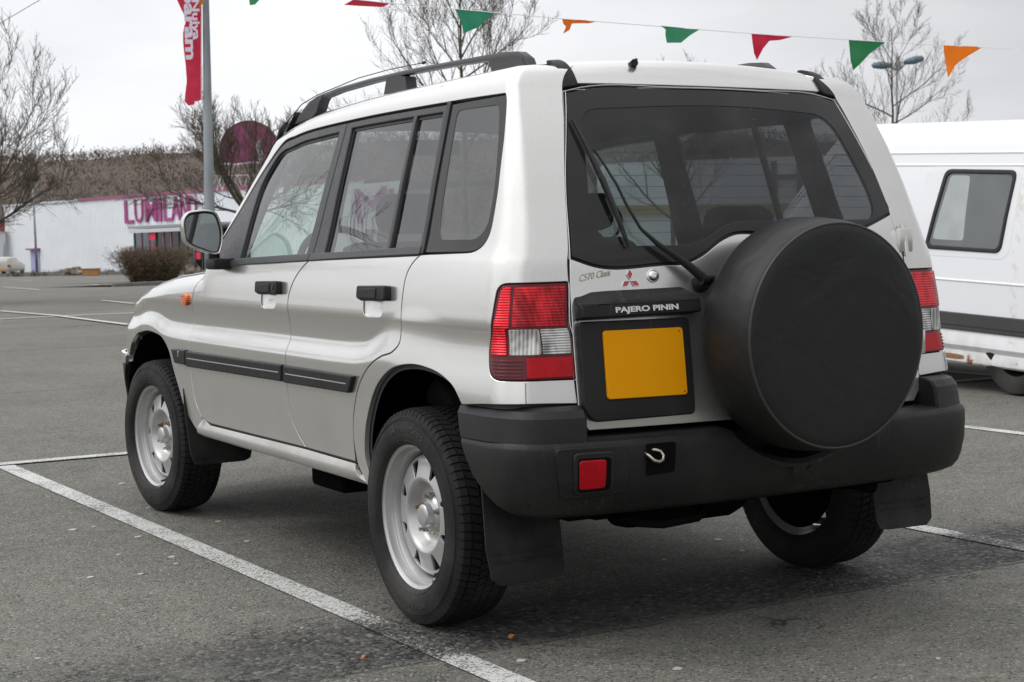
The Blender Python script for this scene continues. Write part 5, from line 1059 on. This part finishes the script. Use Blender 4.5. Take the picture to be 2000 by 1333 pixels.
# ------------------------------------------------------------------ door mirrors
def mirror_unit(sg):
    mx=lambda q:(q[0]*sg,q[1],q[2])
    out=[(-.966,1.236),(-.950,1.253),(-.92,1.259),(-.865,1.259),(-.842,1.251),(-.829,1.226),(-.826,1.115),(-.834,1.098),(-.850,1.094),(-.89,1.105),(-.945,1.128),(-.964,1.145),(-.971,1.175)]
    L=dense_loop(out,.012); L=L if area(L)>0 else L[::-1]
    mb=MB(); n=len(L); ctr=L.mean(0)
    rings=[(1.502,0),(1.497,.001),(1.496,.004),(1.500,.007)]; front=[(1.51,-.001),(1.54,.004),(1.565,.015),(1.585,.034),(1.592,.050)]
    def ring(y,d,slx=0): 
        I=inset(L,d) if d else L; return [mx((x+slx,y,z)) for x,z in I]
    R_=[ring(y,d) for y,d in rings[::-1]]+[ring(y,d) for y,d in front]
    V=[v for r in R_ for v in r]; F=[(i*n+j,i*n+(j+1)%n,(i+1)*n+(j+1)%n,(i+1)*n+j) for i in range(len(R_)-1) for j in range(n)]+[tuple((len(R_)-1)*n+j for j in range(n))]
    h=MB().add(V,F).build('door_mirror',MAT['paint'],car,angle=50)
    I=inset(L,.010); g=inset(L,.015)
    MB().add([mx((x,1.499,z)) for x,z in inset(L,.005)]+[mx((x,1.512,z)) for x,z in g],[(j,(j+1)%n,n+(j+1)%n,n+j) for j in range(n)]).build('mirror_rim',MAT['seal'],h,smooth=True)
    MB().add([mx((x,1.5105+.0*x+(x+.9)*-.04,z)) for x,z in inset(L,.012)],[tuple(range(n))]).build('mirror_glass',MAT['mirror'],h)
    MB().box(*[tuple(map(f,a,b)) for f,(a,b) in ((min,(mx((-.872,1.455,1.040)),mx((-.735,1.56,1.082)))),(max,(mx((-.872,1.455,1.040)),mx((-.735,1.56,1.082)))))],bev=.010).build('mirror_foot',MAT['black'],h,angle=40)
    MB().tube([mx((-.845,1.53,1.07)),mx((-.845,1.53,1.12))],[.022,.02],12).build('mirror_pivot',MAT['black'],h,angle=40)
for sg in (1,-1): mirror_unit(sg)
# ------------------------------------------------------------------ roof rails, aerial
for sg in (-1,1):
    Xf=lambda y: sg*(.455+.10*(y+.12)/1.43)
    bar=[(1.345,1.585),(1.30,1.612),(1.25,1.636),(1.17,1.655),(1.03,1.670),(.80,1.682),(.55,1.689),(.30,1.690),(.08,1.688),(-.02,1.684),(-.085,1.676),(-.120,1.658),(-.140,1.628)]
    hh=[.008,.010,.010,.008,.0075,.0075,.0075,.0075,.009,.012,.017,.020,.016]
    rows=[]; n=len(bar)
    for i,(y,z) in enumerate(bar):
        a=Vector((0,*bar[max(i-1,0)])); b=Vector((0,*bar[min(i+1,n-1)])); d=(b-a).normalized(); up=Vector((0,-d.z,d.y)); up=-up if up.z<0 and i<10 else up
        if i>=10: up=Vector((0,-.6,.8)) if i==10 else Vector((0,-.9,.4))
        h=hh[i]; w_=.017; rows.append([Vector((Xf(y),y,z))+Vector((sx_*w_,0,0))+up*(sy_*h) for sx_,sy_ in ((-1,-1),(-1.05,.2),(-.75,1),(.75,1),(1.05,.2),(1,-1))])
    V=[v for r in rows for v in r]; F=[(i*6+j,i*6+(j+1)%6,(i+1)*6+(j+1)%6,(i+1)*6+j) for i in range(n-1) for j in range(6)]+[(0,1,2,3,4,5),tuple((n-1)*6+j for j in range(6))[::-1]]
    r0=MB().add(V,F).build('roof_rail',MAT['trim'],car,angle=50)
    for pl_ in ([(1.36,1.572),(1.24,1.642),(1.18,1.658),(1.13,1.660),(1.16,1.640),(1.19,1.600),(1.23,1.585)],[(.72,1.600),(.695,1.632),(.675,1.682),(.60,1.682),(.555,1.674),(.54,1.600)],[(.035,1.600),(.045,1.655),(.06,1.675),(-.075,1.680),(-.12,1.668),(-.15,1.615)]):
        MB().prism(pl_,.04,lambda a,b,h: (Xf(a)-.02+h,a,b)).build('rail_foot',MAT['trim'],r0,angle=40)
ae=[(-.60,1.475,1.515),(-.60,1.43,1.555),(-.60,1.385,1.575)]
MB().tube(ae,[.010,.012,.008],8).build('aerial_base',MAT['seal'],car)
MB().tube([(-.60,1.39,1.575),(-.60,1.33,1.600),(-.60,1.237,1.634),(-.60,1.10,1.655),(-.60,1.006,1.663),(-.60,.75,1.684),(-.60,.514,1.690),(-.60,.267,1.688)],[.003,.0022,.002,.0018,.0018,.0016,.0015,.0015],6).tube([(-.60,.275,1.688),(-.60,.262,1.688)],.005,8).build('roof_aerial',MAT['seal'],car)
MB().box((.0,.52,1.640),(.05,.60,1.652),.01).build('roof_fin',MAT['black'],car)
# ------------------------------------------------------------------ wheels
def wheel_parts():
    """built round the x axis, outer face towards -x"""
    W={}
    prof=[(.085,.214),(.097,.222),(.1015,.245),(.102,.265),(.098,.286),(.092,.300),(.083,.3105),(.060,.3155),(0,.3170)]; prof=prof+[(-a,r) for a,r in prof[-2::-1]]
    pp=[]
    for i in range(len(prof)-1):
        a,b=prof[i],prof[i+1]
        for t in (0,.5): pp.append((a[0]+(b[0]-a[0])*t,a[1]+(b[1]-a[1])*t))
    pp.append(prof[-1])
    W['tyre']=MB().lathe(prof,96,'x')
    rg=MB()
    for r,w_ in ((.228,.0012),(.288,.001),(.293,.001)):
        a=float(np.interp(r,[.222,.245,.265,.288,.302],[.097,.1015,.102,.098,.091])); rg.tube([(-a,r*math.cos(t),r*math.sin(t)) for t in np.linspace(0,2*math.pi,97)],w_,4,False)
    W['sidewall_ring']=rg
    tr=MB(); nb=80
    def blk(a0,a1,t0,t1,r0,r1,sk=0,taper=.05):
        v=[]
        for a,f in ((a0*.965,0),(a1*.965,1)):
            for t in (t0+sk*f,t1+sk*f):
                for r in (r0[f],r1[f]):
                    q=taper*(t1-t0)*(1 if r==r1[f] else 0)*(1 if t in (t0+sk*f,) else -1); r_1=r-.0160; v.append((a,r_1*math.cos(t+q),r_1*math.sin(t+q)))
        tr.add(v,[(0,1,3,2),(4,6,7,5),(0,4,5,1),(2,3,7,6),(1,5,7,3)])
    for k in range(nb):
        t0=2*math.pi*k/nb; dt=2*math.pi/nb
        for s in (-1,1):
            o=0 if s<0 else dt*.45
            blk(s*.099,s*.088,t0+o+.03*dt,t0+o+.90*dt,(.309,.323),(.3095,.3315))
            blk(s*.088,s*.066,t0+o+.03*dt,t0+o+.90*dt,(.318,.327),(.3315,.3375),0)
            blk(s*.061,s*.030,t0+o+.05*dt,t0+o+.90*dt,(.327,.329),(.3378,.339),dt*.35)
        blk(-.026,-.001,t0,t0+.80*dt,(.329,.33),(.3392,.3395),-dt*.3); blk(.002,.026,t0+.3*dt,t0+1.1*dt,(.329,.33),(.3395,.3392),-dt*.3)
    W['tread']=tr
    # steel rim: flange, barrel
    W['rim']=MB().lathe([(-.088,.2165),(-.0895,.219),(-.088,.2205),(-.083,.2175),(-.079,.210),(-.076,.2055),(-.060,.2045),(-.053,.2015),(-.052,.1935),(-.046,.190),(-.010,.1885),(.02,.188),(.085,.212)],72,'x')
    W['weight']=MB().box((-.094,-.014,-.221),(-.083,.006,-.210),.003)
    return W
def disc_a(r):
    return pch([0,.030,.046,.062,.072,.082,.094,.104,.112,.122,.150,.166,.174,.180,.187],[-.020,-.020,-.019,-.014,-.012,-.016,-.034,-.049,-.053,-.051,-.045,-.043,-.039,-.030,-.012])(r)
def disc(a,b):
    r=np.hypot(a,b); return np.stack([disc_a(r)+0*a,a,b],-1)
def rim_disc(parent):
    hol=[]
    for i in range(8):
        t=R(22.5+45*i); ca,sa=math.cos(t),math.sin(t)
        q=[(.119,-.005),(.119,.005),(.1655,.0245),(.1675,0),(.1655,-.0245)]
        hol.append([(x*ca-y*sa,x*sa+y*ca)+rest for (x,y,*rr) in rquad(q,.006) for rest in [tuple(rr)]])
    out=[(.1865*math.cos(R(3*i)),.1865*math.sin(R(3*i))) for i in range(120)]
    cen=[(.022*math.cos(R(-20*i)),.022*math.sin(R(-20*i))) for i in range(18)]
    return panel('wheel_disc',disc,out,MAT['steel'],parent,holes=hol,gap=0,lip=.0015,depth=.006,res=.006,ds=.0045,sign=-1)
WP=wheel_parts(); cache={}
def place_wheel(x,y,steer=0,flip=False,spin=0):
    wl=empty('wheel',(x,y,.3225),car,rot=(0,0,steer+(math.pi if flip else 0)))
    if not cache:
        a=WP['tyre'].build('tyre',MAT['rubber'],wl,smooth=True)
        b=WP['tread'].build('tread_blocks',MAT['rubber'],wl); b['kind']='stuff'
        d=WP['sidewall_ring'].build('sidewall_rings',MAT['rubber'],wl,smooth=True)
        e=WP['rim'].build('rim',MAT['steel'],wl,angle=50)
        f=rim_disc(wl)
        g=WP['weight'].build('balance_weight',MAT['nut'],wl,smooth=False); g.rotation_euler.x=R(-38)
        h=MB().lathe([(-.012,.060),(-.022,.056),(-.030,.046),(-.034,.036),(-.052,.034),(-.056,.030),(-.0575,.022),(-.0575,.0003)],36,'x').build('hub_cap',MAT['steel'],wl,angle=35)
        bd=MB().lathe([(.0,.001),(.0,.120),(.055,.125),(.06,.10),(.06,.001)],32,'x').lathe([(.07,.001),(.07,.187),(.075,.187),(.075,.001)],32,'x').build('brake_drum',MAT['under'],wl,smooth=False)
        objs=[a,b,d,e,f,g,h,bd]
        for k in range(5):
            t=R(72*k+18); cy_,cz_=.0572*math.cos(t),.0572*math.sin(t)
            m=MB().tube([(-.006,cy_,cz_),(-.034,cy_,cz_)],[.0115,.0105],6).tube([(-.030,cy_,cz_),(-.048,cy_,cz_)],.0062,10)
            objs.append(m.build('wheel_nut',MAT['rust'] if k==0 else MAT['nut'],wl,angle=40))
        objs.append(MB().tube([(-.045,-.115,-.150),(-.078,-.118,-.154)],[.0055,.0042],8).tube([(-.040,-.114,-.149),(-.052,-.1155,-.151)],.007,8).build('valve',MAT['seal'],wl,angle=40))
        # sidewall lettering
        for base in (90,270):
            me=text_mesh('CONTINENTAL',.030,.0012,off=.0004,sx=1.1,align='CENTER',res=1)
            for v in me.vertices:
                r=.254+v.co.y*.8; t=R(base)-(v.co.x/.265); aa=float(np.interp(r,[.245,.265,.288],[.1015,.102,.098]))
                v.co=Vector((-(aa+v.co.z+.0004),r*math.cos(t)*-1*-1,r*math.sin(t)))
            o=link('tyre_lettering',me,MAT['letter_rubber'],wl); objs.append(o)
        cache['o']=objs
    else:
        for o in cache['o']:
            q=o.copy(); C.objects.link(q); q.parent=wl
    if spin:
        for q in wl.children: q.rotation_euler.x+=spin
    return wl
wl=place_wheel(-.722,0); place_wheel(-.722,2.45,steer=R(5),spin=R(25)); place_wheel(.722,0,flip=True,spin=R(70)); place_wheel(.722,2.45,flip=True,steer=R(5),spin=R(10))
# ------------------------------------------------------------------ wheel wells, underbody, mud flaps
for sg in (-1,1):
    for yc,r in ((.02,.43),(2.42,.42)):
        v=[];n=25
        for xx in (.80,.42):
            for i in range(n):
                t=R(12+156*i/(n-1)); v.append((sg*xx,yc+r*math.cos(t),.345+min(r*math.sin(t),.42)))
        MB().add(v,[(i,i+1,n+i+1,n+i) for i in range(n-1)]+[tuple(n+i for i in range(n))]).build('wheel_well',MAT['under'],car,smooth=False)
def flap(pts,y0,y1,sg,par='mud_flap'):
    mb=MB(); n=len(pts); mb.prism(pts,1,lambda a,b,h:(sg*a,(y0 if h else y0-.006)+(b-.5)*.18,b)); o=mb.build(par,MAT['rubber'],car)
    mb=MB()
    xs=[p_[0] for p_ in pts]; a0,a1=min(xs)+.03,max(xs)-.02
    for z in (.262,.284): mb.tube([(sg*a0,y0-.008+(z-.5)*.18,z),(sg*a1,y0-.008+(z-.5)*.18,z)],.003,4)
    mb.build('flap_rib',MAT['rubber'],o); return o
for sg in (-1,1):
    flap([(.800,.64),(.812,.46),(.818,.30),(.810,.218),(.785,.198),(.62,.200),(.588,.206),(.578,.23),(.575,.46),(.575,.66)],-.42,0,sg)
    flap([(.830,.56),(.832,.46),(.822,.30),(.812,.268),(.785,.255),(.60,.257),(.575,.268),(.565,.30),(.565,.56)],1.97,0,sg)
ub=MB().box((-.62,-.55,.36),(.62,2.9,.50),.03).build('underbody',MAT['under'],car)
mb=MB(); mb.tube([(-.66,0,.333),(.66,0,.333)],.038,12).lathe([(-.12,.001),(-.11,.07),(-.04,.115),(.05,.115),(.11,.07),(.12,.001)],20,'x',(.05,0,.333)); mb.build('rear_axle',MAT['under'],car,smooth=True)
MB().tube([(-.66,2.45,.333),(.66,2.45,.333)],.03,10).build('front_axle',MAT['under'],car)
MB().lathe([(-.38,.001),(-.37,.075),(-.33,.085),(.02,.085),(.06,.07),(.065,.001)],20,'x',(.0,-.42,.385)).build('silencer',MAT['under'],car,smooth=True)
MB().tube([(-.46,-.55,.37),(-.42,-.62,.352),(-.36,-.64,.345),(-.24,-.64,.352),(-.20,-.62,.365),(-.19,-.55,.38)],.012,8).build('recovery_loop',MAT['under'],car,smooth=True)
MB().tube([(.40,-.40,.38),(.44,-.52,.372),(.445,-.60,.370)],.022,12).build('exhaust_pipe',MAT['under'],car,smooth=True)
MB().box((-.70,.75,.28),(-.56,1.02,.37),.02).build('chassis_bracket',MAT['under'],car)
for x in (-.45,.45): 
    MB().tube([(x,-.02,.34),(x*1.05,-.12,.62)],[.03,.022],10).build('shock_absorber',MAT['under'],car); MB().box((x-.04,-.5,.35),(x+.04,2.7,.42)).build('chassis_rail',MAT['under'],car)
# ------------------------------------------------------------------ cabin
for sg in (-1,1):
    MB().box((min(sg*.70,sg*.745),.46,.45),(max(sg*.70,sg*.745),1.62,1.055)).box((min(sg*.70,sg*.745),-.45,.80),(max(sg*.70,sg*.745),.455,1.055)).build('door_lining',MAT['cabin'],car)
MB().box((-.41,-.50,.50),(.41,1.62,.56)).box((-.70,.46,.50),(-.41,1.62,.56)).box((.41,.46,.50),(.70,1.62,.56)).box((-.70,-.50,.80),(-.52,-.2,1.02),.02).box((.52,-.50,.80),(.70,-.2,1.02),.02).build('cabin_floor',MAT['cabin'],car)
MB().box((-.60,-.50,.56),(.60,-.46,1.03)).build('tailgate_lining',MAT['cabin'],car)
def seat(x,y,w_,recl=.16,back=.54):
    s=MB().box((x-w_/2,y-.05,.60),(x+w_/2,y+.48,.76),.06).build('seat_cushion',MAT['cloth'],car,smooth=True)
    M_=Matrix.Translation((x,y,.72))@Matrix.Rotation(recl,4,'X')
    b=MB().box((-w_/2,-.10,0),(w_/2,.04,back),.055,mat=M_).build('seat_back',MAT['cloth'],s,smooth=True)
    if hr:
        for hx in ([0] if w_<.7 else [-.38,.38]):
            MB().box((hx-.13,-.085,back+.03),(hx+.13,.015,back+.17),.045,mat=M_).build('headrest',MAT['cloth'],s,smooth=True)
            MB().tube([M_@Vector((hx-.05,-.03,back-.02)),M_@Vector((hx-.05,-.03,back+.07))],.006,6).tube([M_@Vector((hx+.05,-.03,back-.02)),M_@Vector((hx+.05,-.03,back+.07))],.006,6).build('headrest_post',MAT['chrome'],s)
    return s
seat(-.36,.98,.50,back=.42); seat(.36,.98,.50,back=.42); seat(0,.10,1.18,.24,back=.36)
MB().box((-.70,1.50,.80),(.70,1.86,1.02),.06).build('dashboard',MAT['cabin'],car,smooth=True)
sw=MB(); cc0=Vector((-.36,1.42,1.02)); ax=Vector((0,-.88,.47)); e1=Vector((1,0,0)); e2=ax.cross(e1)
sw.tube([cc0+(e1*math.cos(t)+e2*math.sin(t))*.185 for t in np.linspace(0,2*math.pi,41)],.014,8,False); sw.tube([cc0-e1*.18,cc0+ax*-.04,cc0+e1*.18],[.012,.04,.012],8); sw.tube([cc0+ax*-.04,cc0-ax*.25],.03,8)
sw.build('steering_wheel',MAT['cabin'],car,smooth=True)
MB().box((-.11,1.34,1.46),(.11,1.37,1.52),.012).build('interior_mirror',MAT['cabin'],car)
